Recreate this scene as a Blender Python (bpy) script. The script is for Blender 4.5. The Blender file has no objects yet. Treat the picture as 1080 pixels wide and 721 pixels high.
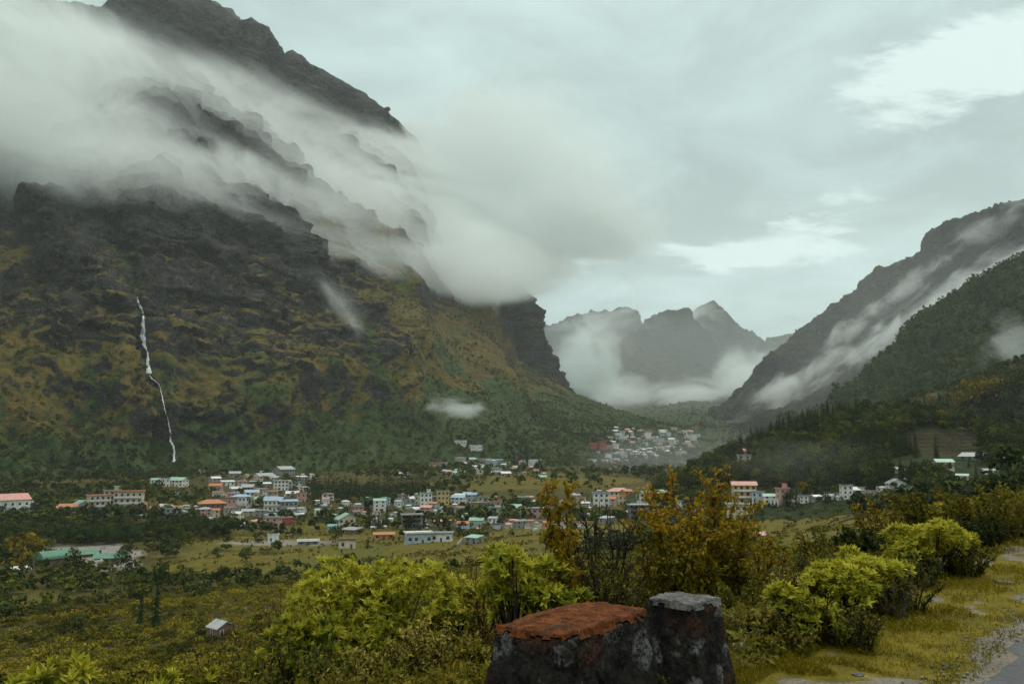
import bpy, bmesh, math, random
import numpy as np
from mathutils import Vector, Matrix
from mathutils.bvhtree import BVHTree

R = math.radians
sc = bpy.context.scene
COL = sc.collection
rnd = random.Random(7)
rng = np.random.default_rng(11)

# ------------------------------------------------------------------ camera, sky, sun, exposure
FPX, EYE = 848.0, 1.6
PITCH = math.atan((470 - 360.5) / FPX)
cam_d = bpy.data.cameras.new("camera")
cam = bpy.data.objects.new("camera", cam_d)
COL.objects.link(cam)
cam.location = (0, 0, EYE)
cam.rotation_euler = (math.pi / 2 + PITCH, 0, 0)
cam_d.sensor_width = 36
cam_d.lens = 36 * FPX / 1080
cam_d.clip_start = 0.05
cam_d.clip_end = 60000
sc.camera = cam

sc.render.engine = 'CYCLES'
sc.view_settings.view_transform = 'Standard'
sc.view_settings.look = 'None'
sc.view_settings.gamma = 1
sc.view_settings.exposure = 0.28
cy = sc.cycles
cy.use_denoising = True
cy.max_bounces = 16
cy.diffuse_bounces = 2
cy.glossy_bounces = 2
cy.transmission_bounces = 3
cy.transparent_max_bounces = 8
cy.volume_bounces = 14
cy.volume_step_rate = 1.0
cy.volume_max_steps = 256
cy.sample_clamp_indirect = 4

SUN_AZ, SUN_EL = R(35), R(52)          # azimuth measured from +Y towards +X
sun_d = bpy.data.lights.new("sun", 'SUN')
sun_d.energy = 1.3
sun_d.angle = R(25)
sun_d.color = (1.0, 0.93, 0.80)
sun = bpy.data.objects.new("sun", sun_d)
COL.objects.link(sun)
sd = Vector((math.sin(SUN_AZ) * math.cos(SUN_EL), math.cos(SUN_AZ) * math.cos(SUN_EL), math.sin(SUN_EL)))
sun.rotation_euler = sd.to_track_quat('Z', 'Y').to_euler()


class E:
    """a socket with arithmetic, for writing node trees as formulas"""
    def __init__(s, nt, sock): s.nt, s.s = nt, sock
    def _m(s, op, *a):
        n = s.nt.nodes.new('ShaderNodeMath'); n.operation = op
        for i, v in enumerate((s,) + a):
            if isinstance(v, E): s.nt.links.new(v.s, n.inputs[i])
            else: n.inputs[i].default_value = v
        return E(s.nt, n.outputs[0])
    def __add__(s, o): return s._m('ADD', o)
    def __radd__(s, o): return s._m('ADD', o)
    def __sub__(s, o): return s._m('SUBTRACT', o)
    def __rsub__(s, o): return (s * -1.0) + o
    def __mul__(s, o): return s._m('MULTIPLY', o)
    def __rmul__(s, o): return s._m('MULTIPLY', o)
    def __truediv__(s, o): return s._m('DIVIDE', o)
    def pow(s, o): return s._m('POWER', o)
    def max(s, o): return s._m('MAXIMUM', o)
    def min(s, o): return s._m('MINIMUM', o)
    def abs(s): return s._m('ABSOLUTE')
    def exp(s): return s._m('EXPONENT')
    def sin(s): return s._m('SINE')
    def sqrt(s): return s._m('SQRT')
    def ss(s, a, b, lo=0.0, hi=1.0, kind='SMOOTHSTEP'):
        n = s.nt.nodes.new('ShaderNodeMapRange'); n.interpolation_type = kind
        s.nt.links.new(s.s, n.inputs[0])
        for i, v in enumerate((a, b, lo, hi)):
            if isinstance(v, E): s.nt.links.new(v.s, n.inputs[1 + i])
            else: n.inputs[1 + i].default_value = v
        return E(s.nt, n.outputs[0])


def xyz(nt, sock):
    n = nt.nodes.new('ShaderNodeSeparateXYZ'); nt.links.new(sock, n.inputs[0])
    return [E(nt, o) for o in n.outputs]

def vec(nt, x, y, z):
    n = nt.nodes.new('ShaderNodeCombineXYZ')
    for i, v in enumerate((x, y, z)):
        if isinstance(v, E): nt.links.new(v.s, n.inputs[i])
        else: n.inputs[i].default_value = v
    return n.outputs[0]

def tex_noise(nt, sock, scale, detail=3, rough=0.55, dist=0.0, out=0, kind='FBM'):
    n = nt.nodes.new('ShaderNodeTexNoise'); n.noise_type = kind
    if sock is not None: nt.links.new(sock, n.inputs['Vector'])
    n.inputs['Scale'].default_value = scale
    n.inputs['Detail'].default_value = detail
    n.inputs['Roughness'].default_value = rough
    n.inputs['Distortion'].default_value = dist
    return E(nt, n.outputs[out]) if out == 0 else n.outputs[out]

def mixc(nt, f, a, b, mode='MIX'):
    n = nt.nodes.new('ShaderNodeMix'); n.data_type = 'RGBA'; n.blend_type = mode
    for k, v in ((0, f), (6, a), (7, b)):
        if isinstance(v, E): nt.links.new(v.s, n.inputs[k])
        elif isinstance(v, bpy.types.NodeSocket): nt.links.new(v, n.inputs[k])
        elif k == 0: n.inputs[k].default_value = v
        else: n.inputs[k].default_value = (*v, 1)
    return n.outputs[2]

def position(nt):
    return nt.nodes.new('ShaderNodeNewGeometry').outputs['Position']

def attr(nt, name):
    n = nt.nodes.new('ShaderNodeAttribute'); n.attribute_name = name
    return E(nt, n.outputs['Fac'])

# ---- pixel <-> world helpers for planning where things stand
cp, sp_ = math.cos(PITCH), math.sin(PITCH)
def ray(u, v):
    x, yu = (u - 540) / FPX, (360.5 - v) / FPX
    return np.array((x, cp - yu * sp_, sp_ + yu * cp))
def pt(u, v, r):
    d = ray(u, v)
    return d * (r / math.hypot(d[0], d[1])) + np.array((0, 0, EYE))
def z_at(v, r, u=540):
    return pt(u, v, r)[2]
def col_pt(u, r, z):
    """arrays: the points at horizontal distance r and height z in image column u"""
    u, r, z = np.broadcast_arrays(np.asarray(u, float), np.asarray(r, float), np.asarray(z, float))
    x = (u - 540) / FPX
    yu = np.zeros_like(x)
    for _ in range(12):
        yu = ((z - EYE) / r * np.sqrt(x * x + (cp - yu * sp_) ** 2) - sp_) / cp
    X, Y = x, cp - yu * sp_
    k = r / np.hypot(X, Y)
    return np.stack((X * k, Y * k, z), -1)

# ---- world: overcast sky, Nishita under a cloud sheet
w = bpy.data.worlds.new("World"); sc.world = w; w.use_nodes = True
nt = w.node_tree; nt.nodes.clear()
gen = nt.nodes.new('ShaderNodeTexCoord').outputs['Generated']
X, Y, Z = xyz(nt, gen)
Zc = Z.max(0.0)
sky = nt.nodes.new('ShaderNodeTexSky'); sky.sky_type = 'NISHITA'; sky.sun_disc = False
sky.sun_elevation = SUN_EL; sky.sun_rotation = SUN_AZ
k = Zc + 0.16
plan = vec(nt, X / k, Y / k * 1.0, 0.3)                     # the cloud sheet seen from below
n1 = tex_noise(nt, plan, 0.9, 5, 0.55, 0.6)
n2 = tex_noise(nt, plan, 2.6, 6, 0.62, 0.8)
cl = n1 * 0.55 + n2 * 0.45
Yc = Y.max(0.05)
a, b = X / Yc, Z / Yc
wa = tex_noise(nt, vec(nt, a * 4.0, b * 12.0, 2.0), 1.6, 5, 0.6, 0.3) - 0.5
wb = tex_noise(nt, vec(nt, a * 4.0, b * 12.0, 7.0), 1.6, 5, 0.6, 0.3) - 0.5
as_, bs_ = a + wa * 0.24, b + wb * 0.085
def skyspot(u, v, su, sv, rot=0.0):
    d = ray(u, v); a0, b0 = d[0] / d[1], d[2] / d[1]
    c, s = math.cos(rot), math.sin(rot)
    da, db = as_ - a0, bs_ - b0
    e = (da * c + db * s) / (su / FPX); f = (db * c - da * s) / (sv / FPX)
    return ((e * e + f * f) * -1.0).exp()
wob = tex_noise(nt, vec(nt, a * 3.0, b * 9.0, 0.0), 2.2, 5, 0.62, 0.4) - 0.5
spots = skyspot(790, 266, 120, 17) + skyspot(905, 205, 60, 16, .1) * .5 + skyspot(618, 274, 26, 11) * .8 + skyspot(1040, 58, 185, 58, .32) * 1.15 + skyspot(850, 238, 60, 10, .1) * .6
wob2 = tex_noise(nt, vec(nt, a * 2.0, b * 5.0, 0.5), 9.0, 4, 0.6, 0.3) - 0.5
brk = (spots + wob * 1.25 + wob2 * .45).ss(0.30, 0.74)
band = skyspot(640, 225, 200, 45, .05) * .5 + skyspot(820, 150, 220, 60, .25) * .25 + skyspot(1000, 215, 150, 30, .2) * .3     # thicker, greyer cloud
soft = skyspot(700, 300, 260, 60) * .22 + skyspot(960, 300, 200, 60) * .10 + skyspot(540, 20, 160, 80) * .16
shade = (cl.ss(0.34, 0.68, 0.0, 1.0) * 1.0 + 0.02 + soft - band * .55).max(0.0).min(1.0)
S = 10.0                                                     # background runs at strength 0.1
dark = tuple(S * c for c in (0.335, 0.425, 0.411))
lite = tuple(S * c for c in (0.530, 0.690, 0.672))
glow = tuple(S * c for c in (0.720, 0.860, 0.832))
c1 = mixc(nt, shade, dark, lite)
c2 = mixc(nt, brk * 0.85, c1, glow)
zen = Zc.ss(0.46, 0.95, 0.0, 1.0)                          # an overcast sky is brightest overhead
c2 = mixc(nt, zen, c2, (S * 1.75, S * 1.78, S * 1.62))
c3 = mixc(nt, 0.96, sky.outputs[0], c2)
bg = nt.nodes.new('ShaderNodeBackground'); bg.inputs['Strength'].default_value = 0.1
nt.links.new(c3, bg.inputs['Color'])
out = nt.nodes.new('ShaderNodeOutputWorld'); nt.links.new(bg.outputs[0], out.inputs['Surface'])

# ------------------------------------------------------------------ numpy noise
def _hash(ix, iy, iz, seed):
    h = (ix.astype(np.uint32) * np.uint32(374761393) + iy.astype(np.uint32) * np.uint32(668265263)
         + iz.astype(np.uint32) * np.uint32(2246822519) + np.uint32((seed * 3266489917) & 0xffffffff))
    h = (h ^ (h >> np.uint32(13))) * np.uint32(1274126177)
    h = (h ^ (h >> np.uint32(15))) * np.uint32(2654435761)
    return (h >> np.uint32(8)).astype(np.float32) / np.float32(1 << 24)
def vnoise(p, seed=0):
    p = np.asarray(p, np.float32)
    i = np.floor(p); f = p - i; i = i.astype(np.int64).astype(np.int32)
    t = f * f * f * (f * (f * 6 - 15) + 10)
    x, y, z = i[..., 0], i[..., 1], i[..., 2]
    tx, ty, tz = t[..., 0], t[..., 1], t[..., 2]
    with np.errstate(over='ignore'):
        c = [[[_hash(x + a_, y + b_, z + c_, seed) for c_ in (0, 1)] for b_ in (0, 1)] for a_ in (0, 1)]
    def lp(a_, b_, t_): return a_ + (b_ - a_) * t_
    return lp(lp(lp(c[0][0][0], c[0][0][1], tz), lp(c[0][1][0], c[0][1][1], tz), ty),
              lp(lp(c[1][0][0], c[1][0][1], tz), lp(c[1][1][0], c[1][1][1], tz), ty), tx)
_ROT = np.array([[0.0, 0.8, 0.6], [-0.8, 0.36, -0.48], [-0.6, -0.48, 0.64]], np.float32)
def fbm(p, octaves=5, gain=0.5, seed=0, ridged=False):
    p = np.asarray(p, np.float32); s = 0; a_ = 1.0; tot = 0
    for o in range(octaves):
        n = vnoise(p, seed + o)
        if ridged: n = 1 - np.abs(2 * n - 1)
        s = s + a_ * n; tot += a_; a_ *= gain
        p = (p @ _ROT.T) * 2.03 + 7.3
    return s / tot
def sstep(x, a_, b_):
    t = np.clip((np.asarray(x, float) - a_) / (b_ - a_), 0, 1)
    return t * t * (3 - 2 * t)

# ------------------------------------------------------------------ objects
def link(o, parent=None):
    COL.objects.link(o)
    if parent is not None: o.parent = parent
    return o
def tag(o, label=None, cat=None, group=None, kind=None):
    if label: o['label'] = label
    if cat: o['category'] = cat
    if group: o['group'] = group
    if kind: o['kind'] = kind
    return o
def mesh_np(name, V, F, mats, attrs=None, smooth=False, fmat=None):
    """V (n,3), F (m,k) one face size, attrs {name: per vertex floats}"""
    me = bpy.data.meshes.new(name)
    V = np.asarray(V, np.float32); F = np.asarray(F, np.int32)
    m, k_ = F.shape
    me.vertices.add(len(V)); me.vertices.foreach_set('co', V.ravel())
    me.loops.add(m * k_); me.loops.foreach_set('vertex_index', F.ravel())
    me.polygons.add(m)
    me.polygons.foreach_set('loop_start', np.arange(0, m * k_, k_, dtype=np.int32))
    me.polygons.foreach_set('loop_total', np.full(m, k_, np.int32))
    if smooth: me.polygons.foreach_set('use_smooth', np.ones(m, bool))
    for mt in (mats if isinstance(mats, (list, tuple)) else [mats]): me.materials.append(mt)
    if fmat is not None: me.polygons.foreach_set('material_index', np.asarray(fmat, np.int32))
    for an, av in (attrs or {}).items():
        at = me.attributes.new(an, 'FLOAT', 'POINT'); at.data.foreach_set('value', np.asarray(av, np.float32).ravel())
    me.update(calc_edges=True)
    return me
def obj_np(name, V, F, mats, parent=None, **kw):
    return link(bpy.data.objects.new(name, mesh_np(name, V, F, mats, **kw)), parent)
def grid_faces(nv, nu):
    i = np.arange(nv * nu).reshape(nv, nu)
    return np.stack((i[:-1, :-1], i[:-1, 1:], i[1:, 1:], i[1:, :-1]), -1).reshape(-1, 4)
def normals(P):
    du = np.gradient(P, axis=1); dv = np.gradient(P, axis=0)
    n = np.cross(du, dv); n /= np.linalg.norm(n, axis=-1, keepdims=True) + 1e-9
    return n

def material(name, rough=0.9, spec=0.15):
    m = bpy.data.materials.new(name); m.use_nodes = True
    nt = m.node_tree
    b_ = nt.nodes['Principled BSDF']
    b_.inputs['Roughness'].default_value = rough
    b_.inputs['Specular IOR Level'].default_value = spec
    return m, nt, b_
def bump(nt, bsdf, h, dist, strength=1.0):
    n = nt.nodes.new('ShaderNodeBump'); n.inputs['Distance'].default_value = dist; n.inputs['Strength'].default_value = strength
    nt.links.new(h.s, n.inputs['Height']); nt.links.new(n.outputs[0], bsdf.inputs['Normal'])
# ------------------------------------------------------------------ terrain
def gauss1(A, sig, axis):
    n = int(3 * sig) + 1
    k_ = np.exp(-0.5 * (np.arange(-n, n + 1) / sig) ** 2); k_ /= k_.sum()
    pad = [(0, 0)] * A.ndim; pad[axis] = (n, n)
    B = np.pad(A, pad, mode='edge')
    return np.apply_along_axis(lambda x: np.convolve(x, k_, 'valid'), axis, B)

def tab(us, table):
    """table rows (u, value...) -> smooth columns"""
    t = np.array(table, float)
    return [np.interp(us, t[:, 0], t[:, i]) for i in range(1, t.shape[1])]

def slope_patch(ridge, base, nu, nv, g=1.2, back=0.12, umin=None, umax=None, fpow=1.0):
    """ridge rows (u, v, r); base rows (u, r, z): a mountainside from its foot up to its skyline and a little down the far side"""
    us = np.linspace(umin if umin is not None else ridge[0][0], umax if umax is not None else ridge[-1][0], nu)
    rv, rr = tab(us, ridge); br, bz = tab(us, base)
    rz = np.array([pt(u, v, r)[2] for u, v, r in zip(us, rv, rr)])
    nb = max(4, int(nv * 0.06))
    f = np.linspace(0, 1, nv - nb) ** fpow
    Rr = br + (rr - br) * f[:, None]
    Zz = bz + (rz - bz) * (f[:, None] ** g)
    fb = np.linspace(0, 1, nb + 1)[1:, None]
    Rr = np.vstack((Rr, rr + (rr - br) * back * fb))
    Zz = np.vstack((Zz, rz - (rz - bz) * back * 1.3 * fb ** 1.5))
    U = np.broadcast_to(us, Rr.shape)
    return U, Rr, Zz, np.concatenate((f, 1 + fb[:, 0] * back))

def to_uv(P):
    """image position of world points (planning only)"""
    x, y, z = P[..., 0], P[..., 1], P[..., 2] - EYE
    fw = y * cp + z * sp_; up = -y * sp_ + z * cp
    return 540 + FPX * x / fw, 360.5 - FPX * up / fw

def seg_dist(Uq, Vq, line):
    d = np.full(Uq.shape, 1e9)
    for (x0, y0), (x1, y1) in zip(line[:-1], line[1:]):
        dx, dy = x1 - x0, y1 - y0
        t = np.clip(((Uq - x0) * dx + (Vq - y0) * dy) / (dx * dx + dy * dy), 0, 1)
        d = np.minimum(d, np.hypot(Uq - x0 - t * dx, Vq - y0 - t * dy))
    return d

def terrain_obj(name, P, mat, label, attrs=None, cat='mountain'):
    nv, nu, _ = P.shape
    F = grid_faces(nv, nu)
    n = normals(P)
    if n[..., 2].mean() < 0: F = F[:, ::-1]
    o = obj_np(name, P.reshape(-1, 3), F, mat, smooth=True, attrs={k_: v.ravel() for k_, v in (attrs or {}).items()})
    return tag(o, label, cat, kind='structure')

def up_normals(P):
    n = normals(P)
    return n * np.where(n[..., 2:3] < 0, -1, 1)

def ledges(z, T):
    f = (z / T) % 1.0
    return np.where(f < 0.78, f / 0.78, (1 - f) / 0.22)

# ---- materials of rock, grass and scrub
def mountain_material(name, rock_lo=0.50, rock_hi=0.66, scale=1.0, grass=((.122, .084, .018), (.070, .058, .015)), green=((.021, .042, .013), (.050, .074, .019)), rockc=((.022, .022, .022), (.075, .075, .073)), bumpd=5.0):
    m, nt, b_ = material(name, 0.95, 0.1)
    p = position(nt)
    gx = nt.nodes.new('ShaderNodeNewGeometry')
    nz = xyz(nt, gx.outputs['Normal'])[2]
    px, py, pz_ = xyz(nt, p)
    nA = tex_noise(nt, p, 0.006 * scale, 5, 0.6)
    nB = tex_noise(nt, p, 0.035 * scale, 6, 0.65, 0.3)
    nC = tex_noise(nt, p, 0.16 * scale, 5, 0.65)
    strat = tex_noise(nt, vec(nt, px * 0.25, py * 0.25, pz_ * 1.6 + nA * 60.0), 0.05 * scale, 4, 0.6)
    steep = (nz * -1.0) + 1.0
    veg = attr(nt, 'veg'); rk = attr(nt, 'rock')
    rock = (steep + (nB - 0.5) * 0.75 + (nA - .5) * .35 + (strat - .5) * .35 + rk - veg * .25).ss(rock_lo, rock_hi)
    gcol = mixc(nt, (nB * .8 + nC * .35).ss(0.46, 0.68), grass[0], grass[1])
    gcol = mixc(nt, nA.ss(.50, .66) * .55, gcol, (.060, .041, .014))
    gcol = mixc(nt, (nC - .5).ss(0.02, 0.12) * 0.85, gcol, green[0])
    vcol = mixc(nt, nC.ss(0.40, 0.62), green[0], green[1])
    gcol = mixc(nt, (veg + (nB - 0.5) * 1.5 + (nC - .5) * .9).ss(0.40, 0.66), gcol, vcol)
    rcol = mixc(nt, (strat * .55 + nC * .5).ss(0.38, 0.72), rockc[0], rockc[1])
    pale = (tex_noise(nt, p, 0.022 * scale, 5, 0.7, 0.4) + nC * .35).ss(0.83, 0.95)
    rcol = mixc(nt, pale * 0.65, rcol, (.19, .185, .18))
    rcol = mixc(nt, (nB - .5).ss(0.05, .2) * .4, rcol, (.045, .035, .018))
    nt.links.new(mixc(nt, rock, gcol, rcol), b_.inputs['Base Color'])
    cr1 = (tex_noise(nt, vec(nt, px, py, pz_ * .6), .03 * scale, 4, .6, .8) - .5).abs().ss(0, .045); cr2 = (tex_noise(nt, vec(nt, px, py, pz_ * .7), .09 * scale, 3, .6, .8) - .5).abs().ss(0, .06)
    bump(nt, b_, nB * 1.6 + nC * 1.0 + strat * rock * 1.4 + cr1 * rock * 1.3 + cr2 * rock * .7, bumpd, 1.0)
    return m

MAT = {}
MAT['mountain'] = mountain_material('mountain_rock_and_grass', .45, .60, rockc=((.020, .020, .020), (.085, .085, .083)))
MAT['cliff'] = mountain_material('cliff_rock', 0.40, 0.58, rockc=((.028, .027, .026), (.098, .095, .090)))
MAT['far'] = mountain_material('far_mountain', 0.46, 0.62, 0.5, grass=((.040, .040, .026), (.030, .033, .020)), rockc=((.024, .025, .026), (.06, .062, .064)), bumpd=18)
MAT['forest_slope'] = mountain_material('forest_slope', 0.80, 0.98, 1.2, grass=((.034, .042, .018), (.05, .05, .02)), bumpd=6)

# ---- left mountain
ridge1 = [(-320, 150, 2300), (-150, 130, 2350), (0, 95, 2450), (75, 38, 2500), (100, 18, 2520), (125, 3, 2550), (150, -9, 2550), (215, -4, 2600), (240, 16, 2600), (252, 22, 2600), (265, 18, 2600),
          (285, 40, 2650), (300, 64, 2680), (308, 55, 2720), (340, 75, 2780), (385, 100, 2850), (410, 120, 2900), (440, 149, 2950), (457, 171, 2980), (470, 205, 2880), (490, 240, 2760), (512, 266, 2640), (526, 290, 2560), (537, 332, 2440),
          (547, 378, 2280), (600, 410, 2250), (650, 431, 2300), (690, 445, 2350), (725, 455, 2400), (780, 475, 2450)]
base1 = [(-320, 740, -60), (0, 850, -60), (130, 900, -58), (300, 1010, -55), (400, 1100, -52), (520, 1200, -48), (600, 1260, -46), (690, 1350, -44), (780, 1500, -42)]
U, Rr, Zz, fr = slope_patch(ridge1, base1, 1150, 800, g=1.18, fpow=0.95)
Zz = gauss1(Zz, 6, 0)
P = col_pt(U, Rr, Zz)
Uq, Vq = to_uv(P)
edge = sstep(fr, 0.0, 0.10)[:, None] * (0.26 + 0.74 * (1 - sstep(fr, 0.90, 1.0)[:, None]))
redge = 1 - .7 * sstep(U, 430, 470)
N0 = up_normals(P); Nh = N0 * np.array((1, 1, 0)); Nh /= np.linalg.norm(Nh, axis=-1, keepdims=True)
q = P / 520.0; q[..., 2] *= 0.55
big = fbm(q, 5, 0.5, 3, True) - 0.62
spurs = fbm(np.stack((P[..., 0] / 230, P[..., 1] / 230, P[..., 2] / 1300), -1), 4, 0.5, 21, True) - 0.6
sp3 = fbm(np.stack((P[..., 0] / 105 + P[..., 2] / 420, P[..., 1] / 105, P[..., 2] / 700), -1), 4, 0.55, 27, True) - .6
P = P + N0 * ((big * 110 + spurs * 90 + sp3 * 52) * redge * edge)[..., None]
def signed(line):
    """image-plane distance to a crest line, positive on its left (downhill running line)"""
    d = seg_dist(Uq, Vq, line)
    xs = np.interp(Vq, [q_[1] for q_ in line], [q_[0] for q_ in line])
    return np.where(Uq < xs, d, -d)
def crest(line, out, wl, inn, wr):
    global P
    s_ = signed(line) + (fbm(P / 110, 3, .5, 53) - .5) * 22
    fade = sstep(Vq, 470, 400) * sstep(Vq, line[0][1] - 15, line[0][1] + 60)
    out = out * fade; inn = inn * fade
    k_ = np.where(s_ > 0, out * np.exp(-np.abs(s_) / wl), out * np.exp(-np.abs(s_) / 7) - inn * (1 - np.exp(-np.abs(s_) / 9)) * np.exp(-np.abs(s_) / wr))
    P = P + Nh * (k_ * edge)[..., None]
def gully(line, wid, depth):
    global P
    d = seg_dist(Uq, Vq, line) + (fbm(P / 90, 3, .5, 51) - .5) * 14
    d = np.abs(d)
    P = P - Nh * (depth * np.exp(-(d / wid) ** 2) * edge)[..., None]
crest([(245, 190), (290, 240), (335, 290), (378, 350), (405, 400), (432, 450), (445, 480)], 48, 75, 30, 45)
crest([(425, 270), (462, 310), (500, 360), (545, 420), (590, 470)], 26, 40, 22, 30)
crest([(30, 190), (75, 250), (120, 300), (140, 340)], 40, 40, 30, 30)
gully([(60, 205), (118, 255), (140, 300), (152, 370), (166, 405), (185, 490)], 12, 40)
gully([(250, 240), (300, 300), (350, 345)], 10, 18)
gully([(455, 320), (480, 370), (530, 435), (560, 475)], 9, 16)
gully([(585, 402), (560, 430), (590, 470)], 10, 12)
gully([(20, 220), (50, 300), (60, 380)], 10, 20)
rockn = fbm(P / 300, 4, .5, 81)
hi = sstep(Vq, 440, 260)
sector = 1 - sstep(signed([(245, 190), (290, 240), (335, 290), (378, 350), (405, 400), (432, 450), (445, 480)]), 0, -40)
rocky = sstep(rockn + 0.22 * hi - .13 - .20 * (1 - sector) - .34 * sstep(Vq, 380, 425) * sstep(U, 230, 280) - .10 * sstep(Vq, 400, 450) + .22 * np.exp(-(((Uq - 340) / 70) ** 2 + ((Vq - 375) / 14) ** 2)) + .2 * np.exp(-(((Uq - 170) / 70) ** 2 + ((Vq - 440) / 18) ** 2)), 0.46, 0.60)
zz = P[..., 2] + (fbm(P / 200, 4, .5, 61) - .5) * 130 + P[..., 0] * 0.16
led = ledges(zz, 84.0) * 13 + ledges(zz + 31, 36.0) * 7 + ledges(zz + 7, 15.0) * 3
P = P + Nh * (led * rocky * edge * redge)[..., None]
f1 = fbm(P / 60, 5, .5, 91, True) - .6
upper = sstep(Vq, 240, 190)
P = P + N0 * ((fbm(P / 85, 5, .58, 93, True) - .58) * 60 * upper * np.maximum(edge, .5))[..., None]
P = P + up_normals(P) * (((fbm(P / 27, 4, .55, 97, True) - .6) * (3 + 12 * np.maximum(rocky, upper)) + f1 * (8 + 20 * np.maximum(rocky, upper)) + (fbm(P / 13, 3, .5, 95) - .5) * 5) * edge)[..., None]
Uq, Vq = to_uv(P)
hgt = P[..., 2]
vegn = fbm(P / 160, 4, .55, 77)
veg1 = sstep(hgt + (vegn - .5) * 260 - np.interp(U, [0, 250, 420, 560, 700], [10, 25, 50, 130, 120]), 80, -30)
veg1 = np.maximum(veg1, .8 * np.exp(-(seg_dist(Uq, Vq, [(60, 205), (118, 255), (140, 300)]) / 11) ** 2))
veg1 = np.maximum(veg1, np.exp(-(seg_dist(Uq, Vq, [(383, 350), (400, 395), (430, 440)]) / 11) ** 2))
veg1 = np.maximum(veg1, sstep(vegn, .56, .70) * .7)
veg1 = np.maximum(veg1, .60 * sstep(U, 500, 600) * sstep(vegn, .3, .55))
rock1 = (rocky - .5) * .26 + .12 * hi + .26 * sstep(Vq, 340, 215) * (.4 + .6 * sector) + .45 * sstep(Vq, 240, 180) - .22 * (1 - sector) - .1 * sstep(U, 420, 520)
conv = sstep(Vq - np.interp(Uq, [400, 440, 500, 526, 537, 547, 560], [300, 290, 285, 292, 332, 378, 390]), 85, 25) * sstep(Uq, 415, 455) * (1 - sstep(Uq, 535, 560))
rock1 = rock1 + .40 * conv; veg1 = veg1 * (1 - .8 * conv)
M1 = P
main_mountain = terrain_obj('main_mountain', P, MAT['mountain'], 'tall dark mountain wall of rock ledges and ochre grass with the waterfall', {'veg': veg1, 'rock': rock1})

# ---- rock cliff behind the spur
ridge2 = [(360, 262, 2850), (430, 268, 2850), (500, 280, 2850), (530, 290, 2850), (545, 296, 2850), (554, 304, 2850), (560, 322, 2850), (568, 341, 2850), (578, 362, 2850), (585, 382, 2850), (596, 420, 2850), (625, 455, 2850)]
base2 = [(360, 2420, 30), (625, 2480, 30)]
U, Rr, Zz, fr = slope_patch(ridge2, base2, 520, 380, g=1.0)
P = col_pt(U, Rr, Zz)
N0 = up_normals(P)
edge = (0.2 + 0.8 * (1 - sstep(fr, 0.85, 1.0)))[:, None]
P = P + N0 * ((fbm(np.stack((P[..., 0] / 120, P[..., 1] / 120, P[..., 2] / 500), -1), 5, .55, 5, True) - .6) * 130 * edge)[..., None]
P = P + N0 * ((fbm(P / 45, 4, .55, 15, True) - .6) * 46 * edge)[..., None]
Pw = P[..., 2] + (fbm(P / 120, 3, .5, 17) - .5) * 70
P = P + N0 * ((ledges(Pw, 62.0) * 14 + ledges(Pw, 23.0) * 6) * edge)[..., None]
terrain_obj('cliff_mountain', P, MAT['cliff'], 'sheer grey rock cliff behind the grassy spur in mid valley', {'veg': 0 * P[..., 0], 'rock': 0 * P[..., 0] + .12})

# ---- the rest of the massif and the far ranges
def range_(name, ridge, base, label, mat, nu, nv, amp, sc_, seed, g=1.1, veg=0.0, rock=0.0, fine=0.0, edge0=.16, crag=0.0):
    U, Rr, Zz, fr = slope_patch(ridge, base, nu, nv, g=g)
    P = col_pt(U, Rr, Zz)
    N0 = up_normals(P)
    edge = (edge0 + (1 - edge0) * (1 - sstep(fr, 0.82, 1.0)))[:, None]
    q = P / sc_; q[..., 2] *= 0.45
    P = P + N0 * ((fbm(q, 6, .52, seed, True) - .6) * amp * edge)[..., None]
    if crag:
        P = P + N0 * ((fbm(P / (crag * 1.7), 6, .62, seed + 5, True) - .64) * crag)[..., None]
    if fine:
        P = P + np.array((0, 0, 1.0)) * ((fbm(P / (fine * 1.6), 3, .6, seed + 9) - .35) * fine * 2)[..., None]
    o = terrain_obj(name, P, mat, label, {'veg': np.full(P.shape[:2], veg), 'rock': np.full(P.shape[:2], rock)})
    return P
range_('back_mountain', [(-320, -60, 4500), (0, -35, 4500), (60, 1, 4500), (112, 9, 4500), (180, -8, 4500), (226, 0, 4500), (252, 20, 4500), (275, 45, 4500), (320, 110, 4500)],
       [(-320, 3500, 800), (320, 3500, 800)], 'hazy mountain shoulder behind the main peak in the upper left corner', MAT['far'], 300, 160, 180, 500, 31, crag=60)
range_('snowless_mountain', [(590, 432, 6000), (625, 392, 6000), (645, 371, 6000), (668, 351, 6000), (690, 335, 6000), (705, 330, 6000), (724, 331, 6000), (735, 346, 6000), (762, 382, 6000), (800, 425, 6000)],
       [(590, 4600, 120), (800, 4600, 120)], 'hazy grey mountain with a blunt top at the valley head', MAT['far'], 400, 300, 420, 900, 33, edge0=.22, crag=130)
range_('notched_mountain', [(680, 372, 7000), (705, 345, 7000), (725, 334, 7000), (740, 324, 7000), (752, 320, 7000), (765, 332, 7000), (778, 345, 7000), (795, 350, 7000), (806, 358, 7000), (815, 381, 7000), (850, 410, 7000)],
       [(680, 5600, 150), (850, 5600, 150)], 'hazy notched peak behind the blunt grey mountain', MAT['far'], 400, 300, 420, 1100, 52, edge0=.14, crag=95)
range_('low_far_mountain', [(520, 330, 8000), (575, 346, 8000), (600, 338, 8000), (625, 331, 8000), (650, 323, 8000), (662, 327, 8000), (690, 360, 8000), (760, 400, 8000), (800, 372, 8000), (825, 355, 8000), (845, 352, 8000), (870, 370, 8000), (900, 400, 8000)],
       [(520, 6500, 200), (900, 6500, 200)], 'faintest low mountains half lost in cloud at the valley end', MAT['far'], 420, 200, 380, 900, 37, edge0=.3, crag=300)
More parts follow.
